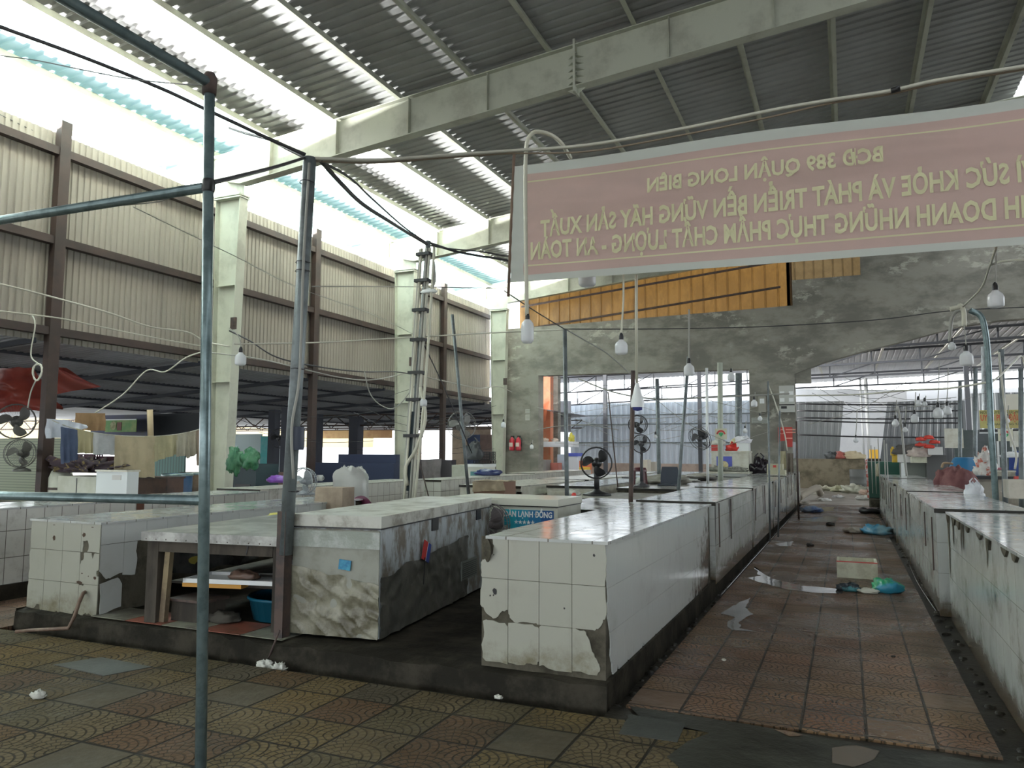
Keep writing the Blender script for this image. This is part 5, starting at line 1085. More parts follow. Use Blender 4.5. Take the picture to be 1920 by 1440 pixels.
mb = MB().grid(lambda a, b_: ((.27*(1-.0*b_)*math.cos(a*6.283)*(1-.55*max(0, b_-.6)/.4*(b_ > .6)))+.07*noise.noise(Vector((a*7, b_*4, 1))), .2*math.sin(a*6.283)*(1-.5*max(0, b_-.6)), .35+(z_-.35)*math.sin(min(1, b_*1.0)*1.57)+.06*noise.noise(Vector((math.cos(a*6.28)*3, math.sin(a*6.28)*3, b_*4)))), 40, 20)
mb.v = [tuple(p) for p in mb.v]; mb.build('plastic_wrap', mat('wrap_white', (.45, .45, .43), .3, bmp=.5, bscale=8, tlu=(.3, (.7, .7, .68))), t)
MB().lathe((0, 0, 0), [(.27, 0), (.27, .36)], 16).build('chair_base', NAVY, t)
o, w_, h_ = pbox('cardboard_sack', 'open brown cardboard sack leaning on the big freezer', 'sack', 592, 914, 642, 940, 7.9, .25, mat('brown_cardboard', (.34, .27, .20), .8, col2=(.26, .2, .15), scale=4), zb=.15)
me = o.data
for v in me.vertices:
    if v.co.z > .3 and v.co.x < 0: v.co.x += .0
    if v.co.z < .3: v.co.x -= .10*(1 if v.co.x < 0 else 0)
t = thing('plastic_chair', 'maroon plastic chair back peeking over the big freezer', 'chair', (PY(672, 935, 8.6).x, 8.62, .145)); w_ = .18
mb = MB().grid(lambda a, b_: ((a-.5)*.46, .05*math.cos((a-.5)*2.6), .45+b_*(.38-.16*(2*a-1)**2)), 16, 6); mb.build('backrest', mat('maroon_chair', (.14, .03, .07), .4), t)
MB().box(-.22, .22, -.42, 0, .42, .45).build('seat', MR, t)
for sx in (-.19, .19):
    for sy in (-.38, -.03): MB().box(sx-.02, sx+.02, sy-.02, sy+.02, 0, .42).build('leg', MR, t)
# between the middle and far columns
cloth('hanging_cloth', 'grey towels hanging on the dark stall front beside the middle column', PY(792, 900, 20.2), PY(826, 896, 20.2), PY(790, 862, 20.2), PY(828, 860, 20.2), cl((.22, .20, .21)), nf=3, seed=21)
t, w_, h_ = tbox('storage_cabinet', 'grey white cabinet right of the farther brown post', 'cabinet', 847, 872, 878, 905, 19, .7, LC, zb=-.01)
t, w_, h_ = tbox('storage_cabinet', 'white freezer cabinet with a teal panel beside the far column', 'cabinet', 876, 870, 905, 905, 18.5, .8, mat('white_freezer', (.64, .64, .58), .4), zb=-.01)
MB().box(-w_/2+.1, w_/2-.02, -.01, 0, h_-.36, h_-.2).build('teal_panel', mat('teal_panel', (.08, .22, .24), .4), t); MB().box(-w_/2-.02, w_/2+.02, -.03, .8, h_-.08, h_).build('lid', WHT, t)
bag('blue_bag', 'dark blue bag lying on the counter in front of the far column', (PY(914, 893, 18).x, 18.05, .972), (.35, .2, .10), (.025, .04, .14), 7)
crate('plastic_crate', 'upper black crate stacked beside the far column', 908, 868, 21, .55, .4, .25, 1.34, BLK); crate('plastic_crate', 'lower black crate stacked beside the far column', 909, 880, 21, .55, .4, .28, 1.05, BLK)
pbox('crate_table', 'grey table under the black crates', 'table', 888, 886, 930, 905, 20.8, .5, LC, zb=-.01)
bag('backpack', 'dark grey backpack hung from a wire beside the far column', (PY(888, 862, 17).x, 17, PY(888, 862, 17).z), (.24, .13, .26), (.05, .055, .06), 12, ears=1)
cloth('tan_cover', 'tan cloth cover over a box on the platform beside the small freezer', PY(886, 922, 11.9), PY(948, 920, 11.9), PY(886, 903, 11.9), PY(943, 902, 11.9), cl((.36, .29, .20)), nf=3, seed=5, fold=.02)
t, w_, h_ = tbox('covered_box', 'brown cardboard box under the tan cover', 'box', 888, 903, 945, 924, 11.95, .5, mat('reddish_card', (.26, .15, .10), .7), zb=.145)
mb = MB().grid(lambda a, b_: (-w_/2-.02+a*(w_+.04), -.02+b_*.55, h_+.012+.01*math.sin(a*17)*math.sin(b_*9)), 12, 8); mb.build('cover_top', cl((.37, .30, .21)), t)
# far objects between columns
for k, (x0, y0, x1, y1, Y, c, l) in enumerate(((848, 800, 920, 812, 40, (.5, .4, .3), 'pale upper board far behind the funnel fan'), (848, 812, 872, 870, 38, (.62, .50, .36), 'cream wall piece far left of the backpack'), (900, 815, 925, 862, 38, (.28, .2, .17), 'brown shelf wall far right of the backpack'), (876, 815, 902, 858, 38.5, (.12, .17, .32), 'blue sheet far behind the backpack'), (742, 812, 790, 866, 39, (.62, .5, .38), 'cream wall piece right of the middle column'))):
    panel('hanging_board', l, 'panel', x0, y0, x1, y1, Y, mat('far_%d' % k, c, .8, col2=tuple(v*.7 for v in c), scale=1), zb=-.01)
# red tarp slung under the lean-to
mb = MB(); P4 = [PX(-40, 775, -14.5), PX(118, 768, -14.5), PX(-40, 690, -15.5), PX(60, 690, -13.6)]
def rt(a, b_):
    p = (P4[0]*(1-a)+P4[1]*a)*(1-b_)+(P4[2]*(1-a)+P4[3]*a)*b_
    p.x += .18*math.sin(b_*3.14)*math.cos(a*5)+.10*noise.noise(Vector((a*5, b_*7, 0))); p.z += .05*noise.noise(Vector((a*6, b_*5, 3))); return p
tag(mb.grid(rt, 40, 24).build('red_tarp', mat('red_tarp', (.26, .055, .04), .32, col2=(.20, .05, .045), scale=2, bmp=.6, bscale=4, tlu=(.2, (.5, .1, .08)))), 'glossy red tarp slung low under the lean-to roof at the left', 'tarp')
P5 = [PX(85, 742, -13.4), PX(188, 725, -13.4), PX(88, 683, -13.2), PX(120, 690, -13.2)]
tag(MB().grid(lambda a, b_: (P5[0]*(1-a)+P5[1]*a)*(1-b_)+(P5[2]*(1-a)+P5[3]*a)*b_+Vector((.06*math.sin(a*9+b_*5), 0, 0)), 20, 12).build('red_tarp', bpy.data.materials['red_tarp']), 'pointed end of the red tarp right of the nearest brown post', 'tarp')
# ---------------------------------------------------------------- beyond the end wall
FEN = mat('grey_fence_sheet', (.66, .73, .80), .5, col2=(.52, .58, .64), scale=.4); FEND = mat('dark_fence_sheet', (.17, .19, .20), .5, col2=(.13, .14, .15), scale=.5)
def fence(lab, pts, Y, m, pitch=.30, tilt=0):
    """corrugated sheet with a given outline (x0,x1 at foot; x0,x1 at top), standing at y=Y"""
    (a, b_), (c, d), z0, z1 = pts; n = int(max(b_-a, d-c)/pitch); mb = MB(); DP = .07 if m is FEN else .025
    for i in range(n):
        for q0, q1, h0, h1 in ((0, .5, 0, 0), (.5, .6, 0, 1), (.6, .9, 1, 1), (.9, 1, 1, 0)):
            u0, u1 = (i+q0)/n, (i+q1)/n
            mb.face([(a+(b_-a)*u0, Y-h0*DP, z0), (a+(b_-a)*u1, Y-h1*DP, z0), (c+(d-c)*u1, Y-h1*DP+tilt, z1), (c+(d-c)*u0, Y-h0*DP+tilt, z1)])
    return tag(mb.build('corrugated_fence', m, fix=False), lab, 'fence')
fence('long pale grey corrugated fence seen through the back opening', ((-14.2, -4.0), (-14.2, -4.0), -.01, 4.3), 41, FEN)
fence('corrugated fence section right of the centre pillar with a slanting edge', ((-4.2, -.5), (-4.2, -.05), -.01, 4.15), 40.6, mat('mid_fence_sheet', (.27, .29, .29), .5))
fence('dark corrugated sheets behind the bulb cluster', ((1.4, 5.2), (1.85, 5.2), 1.0, 4.05), 40.4, FEND); fence('dark blue grey corrugated sheets right of the bulb cluster', ((5.0, 12), (5.0, 12), -.01, 4.3), 39.5, FEND)
for z in (.9, 2.1, 3.1, 3.6): tag(MB().box(-14.2, -4, 40.86, 40.92, z, z+.07).build('fence_rail', GALVD), 'horizontal rail on the pale grey corrugated fence', 'rail', 'rails of the pale grey fence')
TW = mat('white_tarp', (.66, .66, .66), .6, col2=(.50, .50, .52), scale=.7, bmp=.5, bscale=2, tlu=(.5, (.85, .85, .85)))
tag(MB().grid(lambda a, b_: (-3.4+a*6.2, 42.2+.25*noise.noise(Vector((a*5, b_*5, 0)))+.12*math.sin(a*19), b_*(4.95-.2*a)), 40, 24).build('white_tarp', TW), 'big white tarp hanging behind the slanting fence and the bulbs', 'tarp')
for x, l in ((.78, 'left'), (1.02, 'right')): tag(MB().tube([(x, 40.3, -.01), (x-.08, 40.3, 5.2)], .05 if l == 'left' else .09, 8).build('tarp_pole', WHT), '%s of the two pale poles in front of the white tarp' % l, 'pole')
tag(MB().box(-18, 12, 46, 46.3, -.2, 5.0).build('far_building', mat('far_white_wall', (.7, .7, .72), .7)), 'pale building wall beyond the grey fence', 'building')
# low dirty wall and things around the far end of the aisle
DW = mat('mossy_wall', (.13, .11, .07), .8, col2=(.30, .26, .18), scale=1.1, amt=(.4, .62), bmp=.5, bscale=6)
tag(MB().box(-2.6, .75, 38.6, 39.2, -.01, 1.35).build('low_wall', DW), 'low mossy brown wall across the far end of the aisle', 'wall')
tag(MB().box(-13.9, -2.7, 38.9, 39.3, -.01, 1.05).build('low_wall', mat('pinkish_wall', (.50, .40, .34), .8, col2=(.34, .27, .22), scale=1)), 'low pinkish wall under the pale grey fence', 'wall')
barrel('grey drum at the right end of the low mossy wall', 1611, 880, 37.5, .42, mat('grey_drum', (.15, .16, .15), .5), rim=False)
def wheelie(lab, x0, x1, yt, Y, zb, dep, m):
    t, w_, h_ = tbox('garbage_bin', lab, 'bin', x0, yt+4, x1, yt+30, Y, dep, m, zb=zb); MB().box(-w_/2-.04, w_/2+.04, -.05, dep+.04, h_-.10, h_+.02).build('rim', m, t); MB().box(-w_/2+.05, w_/2-.05, -.02, 0, h_-.35, h_-.28).build('grip', m, t); return t
GRN = mat('bin_green', (.012, .085, .055), .4)
wheelie('dark green garbage bin at the far end of the right counters', 1626, 1691, 863, 24, .35, 1.0, GRN)
tag(MB().box(.55, 1.1, 23.6, 24.6, 0, .33).build('concrete_step', CONC), 'concrete block under the green garbage bin', 'block')
tag(MB().beam((.52, 23.85, .35), (.50, 23.85, 1.42), .05, .05).build('striped_stick', mat('red_white_stick', (.72, .62, .6), .6, col2=(.6, .15, .12), scale=12, amt=(.45, .55))), 'red and white striped stick at the left edge of the green bin', 'stick')
# litter --------------------------------------------------------------
mbx = thing('styrofoam_box', 'empty white styrofoam box with red tape on its rim, lying in the aisle', 'box', (.075, 11.0, 0)); FO = mat('dirty_styrofoam', (.60, .61, .48), .6, col2=(.42, .40, .30), scale=5)
w_, d_, h_, th = .47, .50, .20, .03
mb = MB().box(-w_/2, w_/2, -d_/2, d_/2, 0, .03); mb.box(-w_/2, w_/2, -d_/2, -d_/2+th, .03, h_); mb.box(-w_/2, w_/2, d_/2-th, d_/2, .03, h_); mb.box(-w_/2, -w_/2+th, -d_/2+th, d_/2-th, .03, h_); mb.box(w_/2-th, w_/2, -d_/2+th, d_/2-th, .03, h_)
mb.build('box_body', FO, mbx); MB().box(-w_/2-.002, w_/2+.002, -d_/2-.003, -d_/2+th, h_-.004, h_+.006).build('red_tape', RED, mbx)
bag('plastic_bag', 'crumpled blue green plastic bag in front of the styrofoam box', (.38, 9.85, 0), (.17, .13, .095), (0, 0, 0), 3, m=mat('blue_green_film', (.02, .30, .12), .3, col2=(.04, .28, .42), scale=2.2, amt=(.45, .55), bmp=.5, bscale=12))
bag('plastic_bag', 'dark teal plastic bag on the floor left of the blue green one', (-.03, 9.75, 0), (.13, .08, .055), (0, 0, 0), 5, m=mat('teal_dark_film', (.02, .03, .04), .3, col2=(.06, .22, .25), scale=4, amt=(.5, .6)))
bag('crumpled_paper', 'dirty white crumpled paper between the two bags in front of the styrofoam box', (.18, 9.68, 0), (.10, .06, .035), (.5, .5, .42), 6, cat='paper')
bag('plastic_bag', 'flattened blue plastic bag lying by the right channel', (.50, 16.9, 0), (.30, .25, .11), (0, 0, 0), 8, m=mat('blue_film', (.04, .25, .42), .3, col2=(.25, .42, .48), scale=3, bmp=.5))
bag('sack', 'grey brown rag left of the flattened blue bag', (.10, 17.0, 0), (.20, .2, .07), (.30, .27, .22), 9, cat='rag')
bag('plastic_bag', 'small blue and white bag by the left channel, near the far litter', (-.92, 22.5, 0), (.28, .3, .10), (0, 0, 0), 10, m=mat('pale_blue_film', (.35, .42, .5), .4, col2=(.08, .16, .4), scale=3))
t = thing('inner_tube', 'black rubber ring with rags by the right channel, far up the aisle', 'ring', (.52, 22.8, 0)); MB().tube([Vector((.22*math.cos(k*.35), .26*math.sin(k*.35), .07+.02*math.sin(k))) for k in range(19)], .065, 8).build('ring', BLK, t); blob(MB(), (.05, .0, 0), .16, .16, .10, 3, 10, .3).build('rag', cl((.35, .27, .27)), t)
k = 0
for (x, y, s, c, l) in ((-.75, 28, .18, (.7, .7, .66), 'small white bag on the far floor, left of the pale cup'), (-.35, 30.5, .17, (.72, .72, .72), 'round pale cup on the far floor'), (-1.2, 32.5, .3, (.62, .60, .52), 'pale scrap heap near the far left kerb'), (.3, 34.5, .55, (.55, .56, .45), 'largest pile of greens in front of the low mossy wall'),
        (-.3, 35.5, .4, (.45, .45, .28), 'yellowish leafy pile left of the largest pile of greens'), (.75, 33, .35, (.6, .45, .35), 'pinkish brown scrap beside the green bin'), (-1.0, 36, .35, (.6, .58, .45), 'pale litter at the foot of the low mossy wall'), (.5, 29.5, .25, (.6, .6, .55), 'white rag on the far floor beside the bin block'), (-1.3, 25.8, .2, (.4, .36, .3), 'brown scrap at the end of the left channel')):
    bag('litter', l, (x, y, -.004), (s, s*.8, s*.35), c, 30+k, cat='litter', amp=.6); k += 1
tag(MB().tube(spline([Vector((-1.5, 27.4, .12)), Vector((-1.2, 28.5, .3)), Vector((-1.0, 30, .35)), Vector((-.95, 31, .1))]), .12, 8).build('litter_tire', mat('old_tire', (.28, .25, .2), .8)), 'bent brown tire piece by the end of the left counters', 'tire')
for k, (x, y, s, l) in enumerate(((.28, 6.75, .016, 'tiny black pebble on the aisle paving, right of its middle'), (-.62, 14.2, .06, 'small dark clod left of the aisle middle'), (-.38, 18.5, .09, 'dark clod farther up the aisle'), (-.9, 6.1, .018, 'pale pebble near the left channel'))):
    bag('clod', l, (x, y, 0), (s, s, s*.5), (.03, .025, .02) if k < 3 else (.5, .48, .4), 50+k, cat='clod')
for k, (px_, py_, s, l) in enumerate(((72, 1308, .05, 'pale scrap of plastic on the front paving near the left edge'), (518, 1238, .07, 'white torn bag in the drain at the foot of the cable pole'), (535, 1246, .06, 'dirty bag scrap in the drain right of the white torn bag'), (960, 1292, .025, 'tiny white scrap at the foot of the platform'))):
    c = PZ(px_, py_, 0); bag('scrap', l, (c.x, min(c.y, 4.58), -.03 if k in (1, 2) else 0), (s, s*.7, s*.5), (.55, .55, .5), 60+k, cat='scrap', amp=.7)
pts = [PZ(1460, 1240, 0)]
tag(MB().tube([PY(524, 1182, 4.62), PZ(500, 1244, -.02)], .008, 5).build('loose_stick', RUST), 'thin stick leaning on the platform edge beside the cable pole', 'stick')
WATER = mat('puddle_water', (.12, .115, .11), .04, spec=1.0, bmp=.25, bscale=6)
def puddle(lab, pl, z=.003, seed=0):
    P = [PZ(x, y, 0) for x, y in pl]; n = len(P); Q = []
    for i in range(n):
        a, b_ = P[i], P[(i+1) % n]
        for q in range(6):
            t = q/6; p = a*(1-t)+b_*t; d = (b_-a).length*.06; Q.append((p.x+d*noise.noise(Vector((p.x*9, p.y*9, seed)))*1.2, p.y+d*noise.noise(Vector((p.x*9, p.y*9, seed+5))), z))
    mb = MB(); mb.face(Q, sm=False); tag(mb.build('puddle', WATER, fix=False), lab, 'puddle')
puddle('long puddle running from the left channel to the dark teal bag', [(1412, 1062), (1432, 1076), (1450, 1086), (1500, 1098), (1560, 1103), (1582, 1107), (1578, 1113), (1530, 1112), (1478, 1106), (1440, 1096), (1418, 1090), (1400, 1084), (1425, 1080)], seed=1)
puddle('small ragged puddle near the left channel, closest in the aisle', [(1408, 1120), (1398, 1140), (1412, 1152), (1390, 1162), (1385, 1178), (1420, 1185), (1370, 1182), (1362, 1168), (1378, 1158), (1352, 1150), (1380, 1134)], seed=2)
puddle('thin puddle farther up by the left counters', [(1452, 1020), (1486, 1015), (1484, 1024), (1462, 1024)], seed=3)
puddle('wide bright puddle across the far part of the aisle', [(1500, 972), (1560, 968), (1584, 972), (1560, 979), (1520, 978)], seed=4)
puddle('bright puddle under the small blue and white bag', [(1500, 952), (1570, 950), (1560, 958), (1505, 962)], seed=5)
puddle('dark rippled puddle in the front drain, bottom right', [(1560, 1404), (1600, 1398), (1650, 1410), (1640, 1424), (1600, 1440), (1560, 1432)], z=.004, seed=6)
puddle('thin puddle in the front drain, below the aisle paving', [(1450, 1368), (1480, 1372), (1510, 1380), (1480, 1382)], z=.004, seed=7)
tag(MB().tube(spline([PZ(1507, 947, .012)]+[Vector((-1.345, y, -.03)) for y in (24, 20, 16, 12, 9)]), .014, 6).build('water_trickle', WATER), 'bright water trickle in the channel along the left counters', 'water')
tag(MB().tube(spline([Vector((.78+.02*math.sin(y), y, -.035)) for y in (9, 9.5, 11, 13)]), .006, 6).build('water_trickle', WATER), 'bright water trickle in the channel along the right counters', 'water')
# grey cement strip in front of the aisle
mb = MB(); n = 14; P = [PZ(x, y, 0) for x, y in ((1180, 1322), (1400, 1358), (1640, 1400), (1920, 1440), (1920, 1500), (1640, 1480), (1500, 1470), (1300, 1460), (1250, 1420), (1290, 1390), (1330, 1375), (1200, 1345))]
mb.face([(p.x, min(p.y, 4.78), .002) for p in P]); tag(mb.build('cement_patch', mat('green_grey_cement', (.035, .037, .028), .4, spec=.25, col2=(.014, .016, .012), scale=3, bmp=.6, bscale=12), fix=False), 'dark green grey cement patch with water in front of the aisle', 'patch')
tag(MB().prism([(p.x, p.y) for p in (PZ(100, 1247, 0), PZ(190, 1233, 0), PZ(285, 1251, 0), PZ(195, 1268, 0))], 2, .0, .004).build('cement_patch', mat('grey_cement_slab', (.055, .06, .052), .6, col2=(.038, .042, .035), scale=5, bmp=.3)), 'plain grey diamond shaped slab in the front paving at the left', 'patch')
tag(MB().prism([(p.x, p.y) for p in (PZ(1180, 1340, 0), PZ(1285, 1358, 0), PZ(1270, 1392, 0), PZ(1160, 1376, 0))], 2, .0, .0035).build('cement_patch', bpy.data.materials['grey_cement_slab']), 'plain grey slab in the front paving beside the near counter corner', 'patch')
# ---------------------------------------------------------------- trusses of the back shed
TRM = mat('dark_truss_steel', (.06, .065, .075), .6)
def truss(y, xa, xb, z0, z1, dep, lab, n=10, r=.05):
    mb = MB(); f = lambda x: z0+(z1-z0)*(x-xa)/(xb-xa)
    mb.beam((xa, y, f(xa)), (xb, y, f(xb)), r, r); mb.beam((xa, y, f(xa)-dep), (xb, y, f(xb)-dep), r, r)
    for k in range(n):
        a = xa+(xb-xa)*k/n; c = xa+(xb-xa)*(k+1)/n; m = (a+c)/2
        mb.beam((a, y, f(a)-dep), (a, y, f(a)), r*.7, r*.7)
        if k % 2: mb.beam((a, y, f(a)-dep), (c, y, f(c)), r*.6, r*.6)
    return tag(mb.build('roof_truss', TRM), lab, 'truss')
truss(30.0, -2.4, 12, 5.72, 6.05, .42, 'first dark truss behind the arch of the concrete wall', 8, .08)
truss(33.5, -2.4, 13, 5.62, 5.95, .5, 'second dark truss behind the arch of the concrete wall', 9, .08)
truss(37.0, -2.4, 14, 5.50, 5.85, .55, 'third dark truss behind the arch of the concrete wall', 9, .08)
truss(40.2, -2.4, 15, 5.40, 5.70, .6, 'farthest dark truss behind the arch of the concrete wall', 9, .08)
truss(31.0, -13, -2.6, 5.42, 5.55, .35, 'thin truss right behind the back opening', 9, .06)
truss(36.0, -14, -2.6, 5.28, 5.50, .75, 'deep light truss farther behind the back opening', 8, .06)
truss(40.0, -15, -2.6, 4.85, 5.30, .7, 'lowest thin truss over the pale grey fence', 8, .06)
PUR = mat('pale_purlin', (.62, .61, .54), .5)
for x in (-1.0, 1.4, 3.6, 5.8, 8.0, 10.2): tag(MB().box(x-.04, x+.04, 27.5, 44, 5.62+.03*(x+2.5)-.14, 5.62+.03*(x+2.5)-.05).build('shed_purlin', PUR), 'pale purlin under the back shed roof, seen through the arch', 'purlin', 'pale purlins of the back shed')
for x, y in ((-9.8, 33), (-6.0, 35), (4.2, 33), (7.4, 31), (9.5, 36)):
    tag(MB().box(x-.08, x+.08, y-.08, y+.08, -.01, 5.4).build('shed_post', TRM), 'dark steel post holding up the back shed roof', 'post', 'steel posts of the back shed')
# ---------------------------------------------------------------- things on the pillars
WP = 26.9
t, w_, h_ = tbox('meter_box', 'large grey double meter box on the right face of the centre pillar', 'meter box', 1461, 723, 1489, 773, 26.72, .18, mat('meter_grey', (.46, .47, .44), .5))
for zz in (.35, 1.05/1.3*h_*.8):
    for xx in (-.14, .14): MB().box(xx-.07, xx+.07, -.012, 0, min(zz, h_-.2), min(zz, h_-.2)+.12).build('meter_window', WHT, t)
MB().box(-w_/2-.01, w_/2+.01, -.01, 0, h_*.26, h_*.30).build('box_seam', BLK, t); MB().box(-w_/2+.05, 0, -.012, 0, .12, .20).build('breaker', BLK, t)
t, w_, h_ = tbox('meter_box', 'small old meter box in the middle of the centre pillar', 'meter box', 1422, 743, 1436, 773, 26.75, .15, mat('old_meter', (.30, .29, .25), .6)); MB().box(-w_*.3, w_*.3, -.01, 0, h_*.55, h_*.85).build('meter_window', WHT, t)
t, w_, h_ = tbox('notice', 'striped pale notice stuck on the centre pillar under a bulb', 'notice', 1409, 783, 1440, 793.5, 26.87, .02, mat('dusty_notice', (.33, .34, .31), .7))
for k in range(3): MB().box(-w_/2+.04, w_/2-.04, -.004, 0, h_*(.18+.28*k), h_*(.26+.28*k)).build('text_line', mat('dusty_ink', (.18, .19, .18), .8) if k == 0 else bpy.data.materials['dusty_ink'], t)
t, w_, h_ = tbox('notice_board', 'red notice board low on the centre pillar with hanging bags', 'sign', 1459, 801, 1486, 838, 26.8, .04, mat('red_board', (.45, .04, .03), .5))
mp = mat('red_board_print', (.75, .32, .26), .6)
MB().tube([Vector((-w_/2+.12+.07*math.cos(k*.7), -.01, h_-.15+.07*math.sin(k*.7))) for k in range(10)], .012, 5).build('ring_print', mp, t)
for zz, l_ in ((h_-.10, .42), (h_-.19, .40), (h_-.38, .25)): MB().box(-w_/2+.24, -w_/2+.24+l_*.8, -.006, 0, zz, zz+.035).build('text_line', mp, t)
for k, (x0, y0, x1, y1) in enumerate(((985, 767, 996, 775), (985, 777, 999, 788))):
    t, w_, h_ = tbox('paper_notice', '%s pale paper notice on the concrete pier beside the extinguishers' % ('upper' if not k else 'lower'), 'notice', x0, y0, x1, y1, 26.86, .01, mat('paper_%d' % k, (.52, .52, .48), .8))
    for q in range(3): MB().box(-w_/2+.03, w_/2-.03, -.004, 0, h_*(.2+.25*q), h_*(.26+.25*q)).build('text_line', bpy.data.materials['dusty_ink'], t)
for k, x in enumerate((960, 972)):
    c = PY(x, 845, 26.6); t = thing('fire_extinguisher', '%s red fire extinguisher hung on the concrete pier' % ('left' if not k else 'right'), 'extinguisher', c)
    MB().lathe((0, 0, 0), [(.001, 0), (.10, .01), (.105, .05), (.105, .38), (.07, .45), (.03, .48), (.03, .52), (.001, .52)], 16).build('cylinder', mat('ext_red', (.50, .03, .05), .3) if not k else bpy.data.materials['ext_red'], t)
    MB().box(-.05, .09, -.015, .015, .50, .56).build('valve', BLK, t); MB().tube(spline([Vector((.05, 0, .52)), Vector((.14, 0, .42)), Vector((.11, 0, .15))]), .013, 6).build('hose', BLK, t)
    MB().box(-.07, .07, -.108, -.10, .15, .30).build('label_plate', mat('ext_label', (.6, .5, .45), .5) if not k else bpy.data.materials['ext_label'], t)
cloth('hanging_cloth', 'grey cloth hanging under the red notice board', PY(1461, 866, 24.5), PY(1474, 868, 24.5), PY(1462, 827, 24.5), PY(1476, 826, 24.5), cl((.20, .19, .17)), nf=2, seed=31)
cloth('hanging_bag', 'pale yellow bag hanging left of the grey cloth under the notice board', PY(1464, 878, 24.3), PY(1475, 880, 24.3), PY(1463, 846, 24.3), PY(1473, 846, 24.3), cl((.50, .46, .30)), nf=1, seed=32, cat='bag')
cloth('hanging_bag', 'grey white bag hanging at the right corner of the centre pillar', PY(1486, 860, 24.4), PY(1496, 858, 24.4), PY(1486, 828, 24.4), PY(1494, 830, 24.4), cl((.40, .40, .42)), nf=1, seed=33, cat='bag')
cloth('hanging_cloth', 'brown cloth hanging at the foot of the centre pillar', PY(1474, 886, 24.2), PY(1488, 886, 24.2), PY(1475, 850, 24.2), PY(1487, 850, 24.2), cl((.18, .15, .12)), nf=2, seed=34)
t, w_, h_ = tbox('carton', 'upper pale carton on the far left counter by the pillar', 'carton', 1438, 870, 1467, 881, 21.2, .5, mat('pale_carton', (.45, .43, .31), .7)); MB().box(-.04, .04, -.004, 0, h_*.4, h_*.8).build('red_mark', RED, t)
tbox('carton', 'lower pale carton on the far left counter by the pillar', 'carton', 1438, 881.5, 1472, 893, 21.0, .5, bpy.data.materials['pale_carton'])
bag('garbage_bag', 'shiny black garbage bag standing against the centre pillar', (PY(1423, 890, 22).x, 22.2, .95), (.30, .22, .30), (.02, .015, .02), 14, ears=2, rough=.2)
# freezer with clutter left of the pillar
t, w_, h_ = tbox('chest_freezer', 'pale freezer cabinet on end behind the sign pole, piled with bags', 'freezer', 1334, 849, 1404, 886, 22.0, .7, CREAM, zb=.145)
MB().box(-w_/2-.02, w_/2+.02, -.02, .72, h_, h_+.05).build('lid', CREAM, t)
l_ = MB().box(-.36, .06, -.008, 0, h_-.50, h_-.10).build('blue_label', mat('blue_label', (.10, .12, .50), .5), t); MB().lathe((-.15, -.012, h_-.34), [(.001, 0), (.11, .004)], 14, T=Matrix.Rotation(math.pi/2, 4, 'X')).build('label_picture', mat('label_yellow', (.65, .60, .40), .5, col2=(.6, .45, .1), scale=20), l_)
ZT = h_+.195
def at22(x): return PY(x, 850, 22).x
tag(MB().box(-.17, .17, 0, .3, 0, .22).build('styrofoam_box', WHT, loc=(at22(1392), 22.1, ZT)), 'white styrofoam box on the right end of the freezer by the pillar', 'box')
bag('white_bag', 'white plastic bag bulging on the styrofoam box by the pillar', (at22(1393), 22.25, ZT+.22), (.22, .15, .12), (.70, .70, .74), 15)
bag('red_bag', 'red plastic bag in the middle of the freezer by the pillar', (at22(1373), 22.2, ZT), (.20, .15, .14), (.55, .03, .02), 16)
bag('yellow_bag', 'yellowish bag slumped over the red bag by the pillar', (at22(1379), 22.42, ZT+.15), (.18, .12, .14), (.58, .56, .34), 17)
tag(MB().box(-.15, .15, 0, .25, 0, .17).build('red_box', mat('red_box', (.5, .05, .04), .5), loc=(at22(1343), 22.1, ZT)), 'red box on the left end of the freezer by the pillar', 'box')
bag('white_cloth', 'white crumpled bag lying on the red box by the pillar', (at22(1344), 22.22, ZT+.175), (.20, .14, .08), (.62, .62, .55), 18)
t, w_, h_ = tbox('chest_freezer', 'white chest freezer with a dark blue name panel, half behind the left counters', 'freezer', 1328, 887, 1404, 930, 20.75, .75, mat('clean_white', (.60, .62, .60), .3), zb=.145)
MB().box(-w_/2-.02, w_/2+.02, -.03, .77, h_-.015, h_+.03).build('lid', CREAM, t); MB().box(-w_/2-.01, w_/2+.01, -.012, 0, h_-.11, h_-.09).build('seam', BLK, t)
np_ = MB().prism([(-.19, h_-.46), (.34, h_-.48), (.36, h_-.36), (.26, h_-.30), (-.13, h_-.30)], 1, -.01, 0).build('name_panel', mat('name_blue', (.01, .09, .25), .4), t)
text_mesh('HOA PHAT', .10, WHT, np_, frame((.11, -.0115, h_-.415), (1, 0, 0), (0, 0, 1)), bold=.02, width=.44)
for v in (0,):
    mb = blob(MB(), (0, 0, 0), .5, .22, .08, 21, 12, .6, 3); o = mb.build('net_heap', mat('grey_net_heap', (.16, .16, .13), .8, col2=(.35, .35, .30), scale=14), loc=(PY(1362, 884, 21.1).x, 21.15, h_+.175)); tag(o, 'grey heap of nets on the chest freezer with the name panel', 'net')
t = thing('market_sign', 'small square green and red emblem sign on the pale green pole', 'sign', PY(1352, 824, 17.8)); s_ = (PY(1363, 810, 17.8)-PY(1341, 810, 17.8)).x
